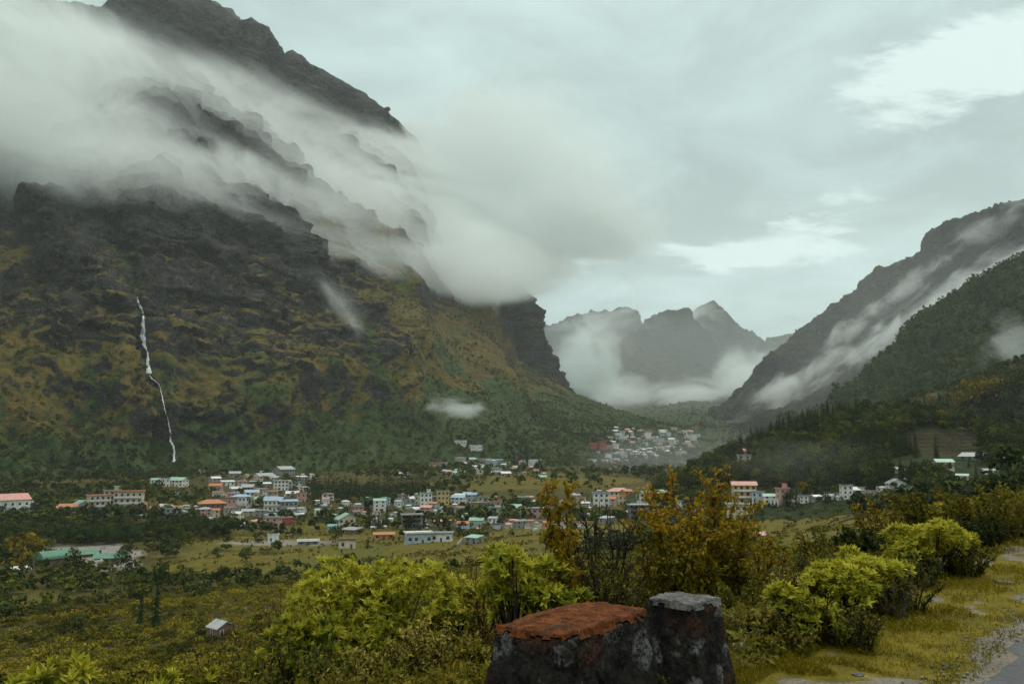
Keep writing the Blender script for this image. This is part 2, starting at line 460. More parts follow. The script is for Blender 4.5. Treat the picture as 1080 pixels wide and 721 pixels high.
PV = range_('valley_head', [(540, 446, 4400), (620, 437, 4400), (690, 430, 4400), (730, 424, 4400), (775, 428, 4400), (830, 436, 4400), (900, 440, 4400)],
       [(540, 1450, -36), (900, 1300, -36)], 'dim forested valley floor rising to the far mountains', MAT['forest_slope'], 420, 320, 40, 300, 39, g=1.5, veg=.7, fine=14)
range_('right_mountain', [(740, 450, 3700), (770, 428, 3650), (785, 413, 3600), (800, 399, 3600), (830, 371, 3550), (870, 336, 3500), (910, 301, 3400), (945, 283, 3350), (985, 254, 3300), (1020, 236, 3250), (1080, 216, 3200), (1250, 150, 3100), (1500, 60, 3000)],
       [(740, 2500, 0), (1080, 2200, -20), (1500, 2000, -20)], 'long grey ridge climbing to the right edge behind the forested shoulder', MAT['far'], 760, 520, 210, 420, 41, veg=.35, fine=9, edge0=.25, crag=130)
PF = range_('forested_shoulder', [(800, 470, 1900), (850, 444, 1900), (885, 421, 1900), (910, 399, 1900), (945, 365, 1900), (985, 327, 1900), (1025, 297, 1900), (1080, 269, 1900), (1250, 200, 1900), (1500, 120, 1900)],
       [(800, 1150, -30), (1080, 1050, -25), (1500, 1000, -20)], 'nearer dark forested shoulder under the long grey ridge', MAT['forest_slope'], 620, 420, 120, 240, 43, veg=.85, fine=6, crag=30)
PR = range_('right_hillside', [(860, 462, 1000), (900, 446, 1000), (930, 434, 1000), (965, 421, 1000), (1000, 411, 1000), (1040, 397, 1000), (1080, 380, 1000), (1200, 335, 1000), (1500, 230, 1000)],
       [(860, 660, -34), (1080, 620, -28), (1500, 560, -20)], 'hillside of scrub and autumn trees at the right edge', MAT['forest_slope'], 420, 260, 36, 160, 45, veg=.30, fine=2)

# ---- wooded hill in the valley
ridge8 = [(660, 520, 640), (700, 512, 640), (722, 504, 640), (745, 488, 640), (770, 478, 640), (790, 468, 640), (806, 464, 640), (830, 454, 640), (880, 442, 640), (940, 434, 640), (990, 440, 640), (1012, 449, 640), (1080, 450, 640), (1300, 425, 640), (1600, 400, 640)]
base8 = [(660, 440, -62), (800, 410, -52), (1000, 380, -44), (1600, 360, -40)]
U, Rr, Zz, fr = slope_patch(ridge8, base8, 520, 240, g=0.95)
PH = col_pt(U, Rr, Zz)
Nn = up_normals(PH)
PH = PH + Nn * ((fbm(PH / 70, 5, .5, 47) - .5) * 9)[..., None]
Uq, Vq = to_uv(PH)
terr = np.exp(-(((Uq - 990) / 42) ** 2 + ((Vq - 466) / 12) ** 2))
st = PH[..., 2]
PH[..., 2] = PH[..., 2] + sstep(terr, .15, .5) * ((np.floor(st / 2.4) * 2.4 + 2.4 * sstep((st / 2.4) % 1, .7, 1)) - st)
H8veg = 1.0 - .95 * sstep(terr, .1, .45)
MAT['hill'] = mountain_material('hill_soil', .95, 1.2, 1.2, grass=((.028, .024, .014), (.048, .040, .018)), green=((.016, .028, .011), (.034, .044, .014)), bumpd=3)
wooded_hill = terrain_obj('wooded_hill', PH, MAT['hill'], 'low wooded hill with ploughed terraces beyond the right hand fields', {'veg': H8veg, 'rock': 0 * H8veg}, 'hill')

# ---- ground: verge, drop to the valley floor, valley floor
L0 = np.array((0.6, 5.4)); LD = np.array((0.65, 0.76)); LD /= np.linalg.norm(LD); LN = np.array((-LD[1], LD[0]))
def s_of(x, y): return (x - L0[0]) * LN[0] + (y - L0[1]) * LN[1]
def g_base(x, y):
    s = s_of(x, y); r = np.hypot(x, y)
    sp2 = np.maximum(s - 0.15, 0)
    drop = 55 * (1 - np.exp(-sp2 / 150)) * (1 - np.exp(-sp2 / 1.2) * .6)
    rise = 24 * sstep(r, 520, 1000)
    return -drop + rise
def gxyz(x, y):
    z = g_base(x, y)
    s = s_of(x, y); r = np.hypot(x, y)
    p = np.stack((x, y, 0 * x), -1)
    k_ = sstep(s, 0.5, 14)
    z = z + k_ * ((fbm(p / 60, 4, .5, 101) - .5) * 7 * sstep(r, 20, 150) + (fbm(p / 9, 3, .5, 103) - .5) * 1.2 * sstep(r, 400, 30))
    z = z + (fbm(p / 1.3, 3, .5, 105) - .5) * .07 * sstep(s, -1.95, -1.2) * sstep(r, 120, 10)
    # terraces of the fields
    tw = sstep(r, 200, 300) * sstep(r, 760, 600)
    tz = z / 2.2 + (fbm(p / 120, 3, .5, 107) - .5) * 1.5
    z = z + tw * 2.2 * .8 * (sstep(tz % 1, .72, 1.0) - (tz % 1))
    return z
az = np.concatenate((np.linspace(R(-100), R(-36), 120)[:-1], np.linspace(R(-36), R(36), 760), np.linspace(R(36), R(120), 160)[1:]))
rr_ = np.geomspace(0.4, 1650, 560)
A_, R_ = np.meshgrid(az, rr_)
GX, GY = np.sin(A_) * R_, np.cos(A_) * R_
G = np.stack((GX, GY, gxyz(GX, GY)), -1)
GU, GV = to_uv(G)
sG = s_of(GX, GY)
# masks of what the ground is made of (each with its own outline)
jit = (fbm(np.stack((GX, GY, 0 * GX), -1) / 30, 4, .55, 111) - .5)
def blob(u, v, su, sv, k_=1.0): return sstep(1.0 - np.hypot((GU - u) / su, (GV - v) / sv) + jit * 1.1, 0, .25) * k_
front = (GY > 20)
field = np.clip(blob(330, 568, 150, 22) + blob(470, 580, 200, 18) + blob(250, 592, 90, 14) + blob(860, 560, 130, 26) + blob(560, 508, 120, 9) + blob(520, 530, 60, 8) * .6 + blob(190, 531, 40, 6) + blob(880, 590, 90, 14) * .8 + blob(240, 690, 50, 12) * .8 + blob(30, 630, 40, 8) * .6 + blob(620, 560, 120, 14) + blob(690, 546, 110, 20), 0, 1) * front
gravel = np.clip(blob(90, 582, 60, 9) + blob(120, 594, 30, 7) + blob(300, 572, 60, 3) * .8 + blob(560, 552, 60, 6) * .6 + blob(720, 528, 70, 5) * .5, 0, 1) * front
near_p = np.stack((GX, GY, 0 * GX), -1)
nn = fbm(near_p / 1.1, 4, .55, 121)
shoulder = sstep(-sG + (nn - .5) * .9, 1.32, 1.62)
worn = sstep(nn + (fbm(near_p / 4, 3, .5, 131) - .5) * .8, .63, .72) * sstep(sG, -.45, -.9)
pathd = np.abs(s_of(GX, GY) + 0.95 + .5 * np.sin(np.hypot(GX, GY) * .4)) 
pathm = sstep(np.hypot(GX, GY), 11.5, 12.5) * sstep(pathd + (nn - .5) * .8, .24, .06) * (sG < .4)
dirt = np.clip(shoulder + worn + pathm, 0, 1)
MATG, nt, b_ = material('valley_ground', 0.95, 0.1)
p = position(nt)
nA = tex_noise(nt, p, 0.02, 5, .6); nB = tex_noise(nt, p, 0.25, 5, .65); nC = tex_noise(nt, p, 3.0, 5, .65); nD = tex_noise(nt, p, 28.0, 4, .7)
gcol = mixc(nt, (nA * .5 + nB * .5).ss(.40, .62), (.030, .030, .006), (.066, .052, .009))
gcol = mixc(nt, nB.ss(.52, .66) * .6, gcol, (.018, .026, .009))
fld = mixc(nt, (nB * .6 + nC * .4).ss(.38, .62), (.058, .052, .007), (.112, .086, .012))
fld = mixc(nt, (nA).ss(.5, .62) * .6, fld, (.058, .066, .014))
gcol = mixc(nt, attr(nt, 'field'), gcol, fld)
verge = mixc(nt, (nC * .6 + nD * .4).ss(.36, .64), (.060, .052, .005), (.145, .112, .008))
gcol = mixc(nt, attr(nt, 'verge'), gcol, verge)
grav = mixc(nt, (nC * .5 + nB * .5).ss(.38, .62), (.13, .115, .10), (.23, .215, .20))
gcol = mixc(nt, attr(nt, 'gravel'), gcol, grav)
dcol = mixc(nt, (nC * .4 + nD * .6).ss(.35, .65), (.075, .064, .048), (.19, .168, .138))
gcol = mixc(nt, (attr(nt, 'dirt') + (nD - .5) * .5).ss(.35, .65), gcol, dcol)
nt.links.new(gcol, b_.inputs['Base Color'])
bump(nt, b_, nD * .02 + nC * .05 + nB * .15, 1.0, .8)
vergem = sstep(sG, -.05, -.6)
ground = terrain_obj('ground', G, MATG, 'grassy hillside falling to the terraced valley floor', {'field': field, 'gravel': gravel, 'verge': vergem, 'dirt': dirt}, 'ground')

# ---- road, with a crumbling edge, laid on the ground
MATR, nt, b_ = material('asphalt', 0.75, 0.3)
p = position(nt)
nB = tex_noise(nt, p, 1.2, 5, .6); nD = tex_noise(nt, p, 60.0, 3, .7); nE = tex_noise(nt, p, 14.0, 4, .6)
nt.links.new(mixc(nt, (nB * .45 + nD * .35 + nE * .2).ss(.36, .64), (.028, .030, .034), (.080, .084, .090)), b_.inputs['Base Color'])
bump(nt, b_, nD * .006 + nE * .004, 1.0, .9)
tt = np.linspace(-14, 60, 500); ww = np.array([0, .04, .12, .5, 1.5, 3.0, 4.6])
T_, W_ = np.meshgrid(tt, ww, indexing='ij')
ed = (fbm(np.stack((tt / .35, 0 * tt, 0 * tt), -1), 4, .6, 141) - .5) * .22
S_ = -1.74 - W_ - np.where(W_ < .3, ed[:, None], ed[:, None] * .2)
RX = L0[0] + LD[0] * T_ + LN[0] * S_; RY = L0[1] + LD[1] * T_ + LN[1] * S_
RZ = 0.012 + np.where(W_ < .01, -.03, 0) + .012 * np.minimum(W_, 1) + 0 * T_
terrain_obj('road', np.stack((RX, RY, RZ), -1), MATR, 'grey asphalt road edge in the bottom right corner', None, 'road')
HAZE_D = 4.3e-5
HAZEC = (.88, .93, .94)
FOGC = (.835, .875, .87)
DECK_ZT = (1090, 985, 380); DECK_D = 0.0140; DECK_STEP = 1.0
PUFFS = [
 (715, 332, 6300, 150, 34, 260, .05, .0032, 'ragged mist across the top of the blunt far mountain', 26, dict(nscale=(3, 1))),
 (1000, 320, 2400, 200, 40, 100, .60, .010, 'long thin streak of cloud along the upper edge of the forested shoulder', 23, dict(nscale=(3, 1))),
 (955, 300, 2900, 170, 36, 100, .62, .011, 'thin diagonal streak of cloud across the upper right ridge', 24, dict(nscale=(3, 1))),
 (815, 412, 2600, 150, 44, 120, .55, .012, 'rag of cloud at the foot of the long right ridge', 25, dict(nscale=(2, 1))),
 (730, 380, 3900, 620, 190, 500, .0, .00042, 'wide thin veil of mist before the far mountains', 21, dict(thr=(.05, .8), k_=1.3)),
 (930, 330, 2350, 420, 200, 160, .5, .0009, 'thin veil of mist before the long right ridge', 22, dict(thr=(.05, .9), k_=1.6)),
 (476, 428, 1270, 104, 48, 42, 0.0, .035, 'small round puff of cloud floating before the ochre slope', 1, {}),
 (360, 322, 1400, 72, 124, 50, .42, .020, 'thin upright plume of cloud under the cloud bank', 2, dict(stretch=(1, 1, .7))),
 (612, 372, 3600, 160, 160, 300, .3, .011, 'white cloud filling the cleft behind the grassy spur', 3, {}),
 (640, 345, 5200, 200, 70, 300, .2, .004, 'thin veil of cloud over the low far mountains', 13, dict(nscale=(2, 1))),
 (690, 415, 4500, 300, 64, 400, .05, .006, 'low streak of cloud before the blunt far mountain', 4, dict(nscale=(2, 1))),
 (735, 345, 6500, 120, 80, 300, -.6, .0035, 'pale cloud slipping between the two far peaks', 14, {}),
 (790, 395, 4700, 140, 100, 300, .5, .011, 'white cloud between the far peak and the long right ridge', 5, {}),
 (945, 345, 2500, 350, 42, 150, .62, .016, 'long slanting band of cloud between the right hand ridges', 6, dict(nscale=(3, 1))),
 (850, 398, 2800, 220, 42, 130, .62, .012, 'ragged shred of cloud low on the long right ridge', 7, dict(nscale=(2, 1))),
 (1045, 292, 2450, 240, 48, 130, .45, .014, 'pale cloud band high between the right ridge and the forested shoulder', 8, dict(nscale=(2, 1))),
 (1050, 235, 2800, 160, 44, 150, .35, .006, 'thin cloud brushing the crest of the long right ridge', 15, dict(nscale=(2, 1))),
 (900, 345, 2900, 120, 40, 120, .66, .010, 'broken wisp of cloud across the middle of the long right ridge', 16, dict(nscale=(2, 1))),
 (1065, 362, 1180, 100, 90, 50, .5, .014, 'wisp of cloud before the forested shoulder at the right edge', 9, {}),
 (962, 430, 930, 100, 44, 40, .2, .016, 'wisp of cloud low over the autumn hillside', 10, {}),
 (690, 488, 1150, 300, 90, 160, .1, .0016, 'faint mist over the forest below the far village', 11, dict(thr=(.1, .9), k_=1.4)),
 (850, 488, 500, 280, 80, 50, .0, .0014, 'faint mist before the wooded hill', 12, dict(thr=(.1, .95), k_=1.5)),
 (524, 320, 2180, 26, 84, 45, -.35, .012, 'narrow streak of cloud hanging down the rock cliff', 17, {}),
 (60, 190, 1560, 200, 60, 60, .0, .010, 'low rag of cloud under the cloud bank at the left edge', 18, dict(nscale=(2, 1))),
]
# ------------------------------------------------------------------ air and cloud
def volume_object(name, V, F, label, density_fn, color=(.93, .95, .95), aniso=0.0, step=1.0, cat='fog', homogeneous=False, group=None):
    m = bpy.data.materials.new(name); m.use_nodes = True
    nt = m.node_tree; nt.nodes.clear()
    o_ = nt.nodes.new('ShaderNodeOutputMaterial'); pv = nt.nodes.new('ShaderNodeVolumePrincipled')
    pv.inputs['Color'].default_value = (*color, 1); pv.inputs['Anisotropy'].default_value = aniso
    d = density_fn(nt) if callable(density_fn) else density_fn
    if isinstance(d, E): nt.links.new(d.s, pv.inputs['Density'])
    else: pv.inputs['Density'].default_value = d
    nt.links.new(pv.outputs[0], o_.inputs['Volume'])
    try: m.cycles.volume_step_rate = step
    except Exception: pass
    me = bpy.data.meshes.new(name); me.from_pydata([tuple(v) for v in V], [], F); me.materials.append(m)
    bm = bmesh.new(); bm.from_mesh(me); bmesh.ops.recalc_face_normals(bm, faces=bm.faces); bm.to_mesh(me); bm.free()
    o = link(bpy.data.objects.new(name, me))
    return tag(o, label, cat, group, 'stuff')
BOXF = [(0, 1, 2, 3), (4, 5, 6, 7), (0, 1, 5, 4), (1, 2, 6, 5), (2, 3, 7, 6), (3, 0, 4, 7)]
def box_v(x0, x1, y0, y1, z0, z1):
    return [(x0, y0, z0), (x1, y0, z0), (x1, y1, z0), (x0, y1, z0), (x0, y0, z1), (x1, y0, z1), (x1, y1, z1), (x0, y1, z1)]

HAZE_TOP = 2950
volume_object('haze', box_v(-9000, 9000, -900, 11000, -110, HAZE_TOP), BOXF, 'thin even haze filling the whole valley', HAZE_D, color=HAZEC, cat='haze', homogeneous=True)

def prism(plan, z0, z1):
    n = len(plan)
    V = [(x, y, z0) for x, y in plan] + [(x, y, z1) for x, y in plan]
    return V, [tuple(range(n)), tuple(range(n, 2 * n))] + [(i, (i + 1) % n, n + (i + 1) % n, n + i) for i in range(n)]

# the cloud deck lying along the big wall: foot line of the wall at cloud height, pushed out into the valley
def deck_line(u, r): d = ray(u, 300); k_ = r / math.hypot(d[0], d[1]); return np.array((d[0] * k_, d[1] * k_))
A0 = deck_line(-150, 1380); B0 = deck_line(640, 2750)
AX = (B0 - A0) / np.linalg.norm(B0 - A0); AN = np.array((AX[1], -AX[0]))        # along the wall, out of the wall
def deck(nt):
    x, y, z = xyz(nt, position(nt))
    al = (x - float(A0[0])) * float(AX[0]) + (y - float(A0[1])) * float(AX[1])
    ou = (x - float(A0[0])) * float(AN[0]) + (y - float(A0[1])) * float(AN[1])
    q = vec(nt, al * (1 / 560), ou * (1 / 260), z * (1 / 190) + al * (1 / 2600))
    n = tex_noise(nt, q, 1.15, 8, .72, .9)
    n0 = tex_noise(nt, vec(nt, al * (1 / 800), ou * (1 / 600), z * (1 / 330) - al * (1 / 1500)), 1.0, 2, .5, .0)
    zb = al.ss(500.0, 700.0, 415.0, 375.0) + al.ss(1200.0, 2100.0, 0.0, 205.0)
    zt = al.ss(500.0, 1150.0, DECK_ZT[0], DECK_ZT[1]) + al.ss(1450.0, 1900.0, 0.0, DECK_ZT[2])
    h = (z - zb) / (zt - zb)
    prof = h.ss(-.06, al.ss(1350.0, 2000.0, .15, .40)) * h.ss(1.12, .62)
    df = ou + (z - 420.0) * al.ss(1250.0, 2000.0, .92, .25)                                  # how far out from the rising wall
    lat = df.ss(250.0, 40.0) * (al + (n0 - .5) * 1800.0).ss(3300.0, 1400.0)
    thick = al.ss(650.0, 1200.0) * .66
    c = prof * .95 + thick + (n - .5) * 4.8 + (n0 - .5) * 1.9 + (lat - 1.0) * 1.2 + .07
    return c.ss(.25, 1.45).pow(1.5) * lat.ss(0, .5) * prof.ss(0, .25) * (1.0 - al.ss(1300.0, 1900.0) * (z.ss(560.0, 950.0) * .60 + .12)) * DECK_D
plan0 = [A0 + AN * 370 + AX * -150, A0 + AN * 370 + AX * 3450, A0 - AN * 500 + AX * 3450, A0 - AN * 700 + AX * -150]
plan1 = [A0 - AN * 700 + AX * -150, A0 + AN * 60 + AX * 3450, A0 - AN * 1500 + AX * 3450, A0 - AN * 1800 + AX * -150]
V = [(q_[0], q_[1], 330) for q_ in plan0] + [(q_[0], q_[1], 1600) for q_ in plan1]
F = BOXF
volume_object('cloud_bank', V, F, 'long grey cloud bank lying across the main mountain', deck, color=FOGC, step=DECK_STEP, cat='cloud')

def puff(name, u, v, r, wu, hv, depth, rot, dens, label, seed, nscale=(1.0, 1.0), thr=(.38, .95), stretch=(1, 1, 1), k_=2.2, group='loose wisps of cloud', step=1.0):
    """a wisp: a rounded body of uneven density, wu x hv pixels at distance r; rot tilts it in its own plane"""
    c = pt(u, v, r); px = r / FPX
    a_ = wu / 2 * px; b2 = hv / 2 * px
    view = np.array((c[0], c[1], 0)); view /= np.linalg.norm(view)
    e1 = np.array((view[1], -view[0], 0)); e3 = np.array((0, 0, 1.0)); e2 = view
    ca, sa = math.cos(rot), math.sin(rot)
    ex = e1 * ca + e3 * sa; ez = e3 * ca - e1 * sa
    bm = bmesh.new(); bmesh.ops.create_icosphere(bm, subdivisions=3, radius=1.0)
    V = [tuple(c + ex * q.co.x * a_ + e2 * q.co.y * depth + ez * q.co.z * b2) for q in bm.verts]
    F = [tuple(vv.index for vv in f.verts) for f in bm.faces]; bm.free()
    def dn(nt):
        x, y, z = xyz(nt, position(nt))
        x, y, z = x - float(c[0]), y - float(c[1]), z - float(c[2])
        l = (x * float(ex[0]) + y * float(ex[1]) + z * float(ex[2])) * (1 / a_)
        m_ = (x * float(e2[0]) + y * float(e2[1])) * (1 / depth)
        h = (x * float(ez[0]) + y * float(ez[1]) + z * float(ez[2])) * (1 / b2)
        rad = (l * l + m_ * m_ + h * h).sqrt()
        n = tex_noise(nt, vec(nt, l * nscale[0] * stretch[0] + seed * 3.7, m_ * stretch[1], h * nscale[1] * stretch[2]), 1.3, 5, .62, .5)
        f = rad * -1.0 + 1.0 + (n - .5) * k_
        return f.ss(thr[0], thr[1]).pow(1.4) * rad.ss(1.0, .65) * dens
    return volume_object(name, V, F, label, dn, color=FOGC, cat='cloud', group=None, step=step)

for a_ in PUFFS: puff('cloud_wisp', *a_[:-1], **a_[-1])
# ------------------------------------------------------------------ plants: generators
def bvh_of(P):
    nv, nu, _ = P.shape
    return BVHTree.FromPolygons(P.reshape(-1, 3).tolist(), grid_faces(nv, nu).tolist())
STEP = 2
BV_G = bvh_of(G[::STEP, ::STEP]); BV_M = bvh_of(M1[::STEP, ::STEP]); BV_H = bvh_of(PH); BV_R = bvh_of(PR)
def land(u, v, bvs=None):
    """where the sight line through an image point meets the land (planning)"""
    d = Vector(ray(u, v)).normalized(); o = Vector((0, 0, EYE)); best = None
    for bv in (bvs or (BV_G, BV_M, BV_H, BV_R)):
        h = bv.ray_cast(o, d)
        if h[0] is not None and (best is None or h[3] < best[1]): best = (h[0], h[3])
    return None if best is None else best[0]
def gz(x, y):
    return float(gxyz(np.array([x], float), np.array([y], float))[0])
def at(u, r):
    """ground point in image column u at distance r"""
    p_ = col_pt(u, r, -2.0); z = gz(p_[0], p_[1]); p_ = col_pt(u, r, z)
    return Vector((p_[0], p_[1], gz(p_[0], p_[1])))
def unit(a_): return a_ / (np.linalg.norm(a_, axis=-1, keepdims=True) + 1e-9)

LEAF_F = np.array(((0, 1, 2), (0, 2, 3), (1, 4, 2), (2, 4, 3)))
def leaves(O, D, N, L, W, bend=.15, fold=.25):
    """folded, drooping leaf blades: base point, direction, face normal, length, width"""
    D = unit(D); N = unit(N - D * (N * D).sum(-1, keepdims=True)); S_ = np.cross(D, N)
    L = np.broadcast_to(np.asarray(L, float), (len(O),))[:, None]; W = np.broadcast_to(np.asarray(W, float), (len(O),))[:, None]
    bend = np.broadcast_to(np.asarray(bend, float), (len(O),))[:, None]
    V = np.stack((O, O + D * L * .48 - S_ * W / 2 + N * W * fold, O + D * L * .52 - N * L * bend * .15, O + D * L * .48 + S_ * W / 2 + N * W * fold, O + D * L - N * L * bend), 1)
    F = (np.arange(len(O))[:, None, None] * 5 + LEAF_F[None]).reshape(-1, 3)
    return V.reshape(-1, 3), F
def tube(pts, rad, k_=5):
    pts = np.asarray(pts, float); n = len(pts)
    rad = np.broadcast_to(np.asarray(rad, float), (n,))
    T = unit(np.gradient(pts, axis=0)); ref = np.where(np.abs(T[:, 2:3]) > .9, np.array((1, 0, 0)), np.array((0, 0, 1.0)))
    A_ = unit(np.cross(T, ref)); B_ = np.cross(T, A_)
    th = np.linspace(0, 2 * np.pi, k_, endpoint=False)
    V = (pts[:, None] + rad[:, None, None] * (np.cos(th)[None, :, None] * A_[:, None] + np.sin(th)[None, :, None] * B_[:, None])).reshape(-1, 3)
    i = np.arange(n * k_).reshape(n, k_)
    F = np.stack((i[:-1], np.roll(i[:-1], -1, 1), np.roll(i[1:], -1, 1), i[1:]), -1).reshape(-1, 4)
    return V, F
def join(parts):
    Vs, Fs, o = [], [], 0
    for V, F in parts:
        Vs.append(V); Fs.append(F + o); o += len(V)
    return np.vstack(Vs), np.vstack(Fs)

def leaf_material(name, cols, rough=.5, spec=.3, trans=.35, stops=None):
    """leaf colours over the per leaf attribute 'tint'"""
    m, nt, b_ = material(name, rough, spec)
    r_ = nt.nodes.new('ShaderNodeValToRGB'); nt.links.new(attr(nt, 'tint').s, r_.inputs[0])
    el = r_.color_ramp.elements
    while len(el) < len(cols): el.new(.5)
    for i, c in enumerate(cols):
        el[i].position = (stops[i] if stops else i / (len(cols) - 1)); el[i].color = (*c, 1)
    nt.links.new(r_.outputs[0], b_.inputs['Base Color'])
    if trans:
        tr = nt.nodes.new('ShaderNodeBsdfTranslucent'); nt.links.new(r_.outputs[0], tr.inputs['Color'])
        mx = nt.nodes.new('ShaderNodeMixShader'); mx.inputs[0].default_value = trans
        o_ = nt.nodes['Material Output']
        nt.links.new(b_.outputs[0], mx.inputs[1]); nt.links.new(tr.outputs[0], mx.inputs[2]); nt.links.new(mx.outputs[0], o_.inputs[0])
    return m
def bark_material(name, a_, b2):
    m, nt, b_ = material(name, .9, .1)
    p = position(nt)
    nt.links.new(mixc(nt, tex_noise(nt, p, 9, 4, .6).ss(.4, .65), a_, b2), b_.inputs['Base Color'])
    return m
LM = dict(
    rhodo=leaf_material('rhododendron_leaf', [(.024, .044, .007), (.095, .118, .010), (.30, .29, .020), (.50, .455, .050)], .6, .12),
    olive=leaf_material('olive_leaf', [(.020, .026, .004), (.060, .058, .007), (.135, .112, .010), (.23, .18, .018)], .7, .08),
    pale=leaf_material('pale_leaf', [(.04, .045, .009), (.15, .135, .018), (.32, .26, .045), (.46, .33, .12)], .7, .08),
    orange=leaf_material('autumn_leaf', [(.050, .055, .006), (.205, .158, .010), (.34, .19, .010), (.34, .085, .010)], .7, .08),
    green=leaf_material('green_leaf', [(.018, .030, .006), (.045, .058, .008), (.11, .112, .012), (.19, .175, .018)], .7, .08),
    fern=leaf_material('fern_leaf', [(.06, .072, .008), (.13, .128, .010), (.23, .205, .014), (.30, .25, .025)], .7, .08),
    grass=leaf_material('grass_blade', [(.070, .060, .005), (.145, .116, .007), (.21, .160, .010), (.27, .20, .03)], .8, .05, trans=.25),
    dark=leaf_material('conifer_needle', [(.008, .016, .006), (.016, .028, .008), (.028, .042, .010), (.045, .056, .012)], .9, .05, trans=.0),
    scrub=leaf_material('scrub_leaf', [(.022, .027, .004), (.072, .068, .007), (.150, .128, .012), (.24, .19, .02)], .9, .04, trans=.15),
    wood=leaf_material('wood_leaf', [(.010, .021, .006), (.023, .040, .009), (.048, .066, .012), (.105, .105, .014)], .9, .04, trans=.1),
    gold=leaf_material('golden_crown_leaf', [(.050, .046, .006), (.11, .09, .008), (.18, .13, .010), (.25, .15, .012)], .9, .04, trans=.15),
)
BARK = bark_material('dark_bark', (.018, .015, .012), (.055, .047, .040))
BARKP = bark_material('pale_twig', (.05, .042, .034), (.14, .12, .10))

def perp(D):
    r_ = rng.normal(size=D.shape); return unit(np.cross(D, r_))
def obj_leaf(name, V, F, mat, tint, k_, parent=None):
    return obj_np(name, V, F, mat, parent, attrs={'tint': np.repeat(tint, k_)})

def thing(name, label, cat, loc=(0, 0, 0), rz=0, group=None):
    o = link(bpy.data.objects.new(name, None)); o.location = loc; o.rotation_euler = (0, 0, rz); o.empty_display_size = .2
    return tag(o, label, cat, group)

def lobes_surface(n, lobes, seedless=True):
    """points and outward directions on a union of ellipsoids (c, radii)"""
    C_ = np.array([l[0] for l in lobes], float); Rd = np.array([l[1] for l in lobes], float)
    wgt = (Rd[:, 0] * Rd[:, 2]); idx = rng.choice(len(lobes), n, p=wgt / wgt.sum())
    d = unit(rng.normal(size=(n, 3)))
    d[:, 2] = np.where(d[:, 2] < -.25, -d[:, 2], d[:, 2])
    k_ = rng.uniform(.72, 1.05, n)[:, None]
    return C_[idx] + d * Rd[idx] * k_, unit(d / Rd[idx]), k_[:, 0]

def rosette_shrub(name, label, loc, lobes, n, leaf=.11, mat='rhodo', bright=.5, per=9, cat='shrub', group=None):
    t = thing(name, label, cat, loc, 0, group)
    O, Nn, k_ = lobes_surface(n, lobes)
    ax = unit(Nn + np.array((0, 0, .75)) + rng.normal(size=O.shape) * .22)
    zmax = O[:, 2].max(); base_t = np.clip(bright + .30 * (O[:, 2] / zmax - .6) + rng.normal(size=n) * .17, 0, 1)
    Os, Ds, Ns, Ls, Ts, Bs = [], [], [], [], [], []
    for j in range(per):
        th = 2 * np.pi * j / per + rng.uniform(0, .6, n)
        a1 = perp(ax) if j == 0 else a1
        b1 = np.cross(ax, a1)
        radial = a1 * np.cos(th)[:, None] + b1 * np.sin(th)[:, None]
        tilt = rng.uniform(.35, 1.10, n)[:, None] if j < per - 3 else rng.uniform(.05, .45, n)[:, None]
        D = ax * np.cos(tilt) + radial * np.sin(tilt)
        Os.append(O); Ds.append(D); Ns.append(ax - radial * .2)
        Ls.append(leaf * rng.uniform(.7, 1.15, n) * (1 if j < per - 3 else .8)); Bs.append(rng.uniform(.0, .25, n))
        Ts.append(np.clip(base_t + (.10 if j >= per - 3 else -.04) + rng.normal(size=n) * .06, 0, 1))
    O2 = np.concatenate(Os); L2 = np.concatenate(Ls)
    V, F = leaves(O2, np.concatenate(Ds), np.concatenate(Ns), L2, L2 * .30, np.concatenate(Bs), .22)
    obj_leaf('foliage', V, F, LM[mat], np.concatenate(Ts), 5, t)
    parts = []
    for i in rng.choice(n, min(n, 46), replace=False):
        e = O[i]; b0 = np.array((rng.normal() * .10, rng.normal() * .10, -.15)); mid = np.array((e[0] * .55, e[1] * .55, e[2] * .42))
        tt_ = np.linspace(0, 1, 6)[:, None]
        parts.append(tube((1 - tt_) ** 2 * b0 + 2 * tt_ * (1 - tt_) * mid + tt_ ** 2 * e, np.linspace(.016, .005, 6), 4))
    V, F = join(parts); obj_np('branches', V, F, BARK, t)
    return t

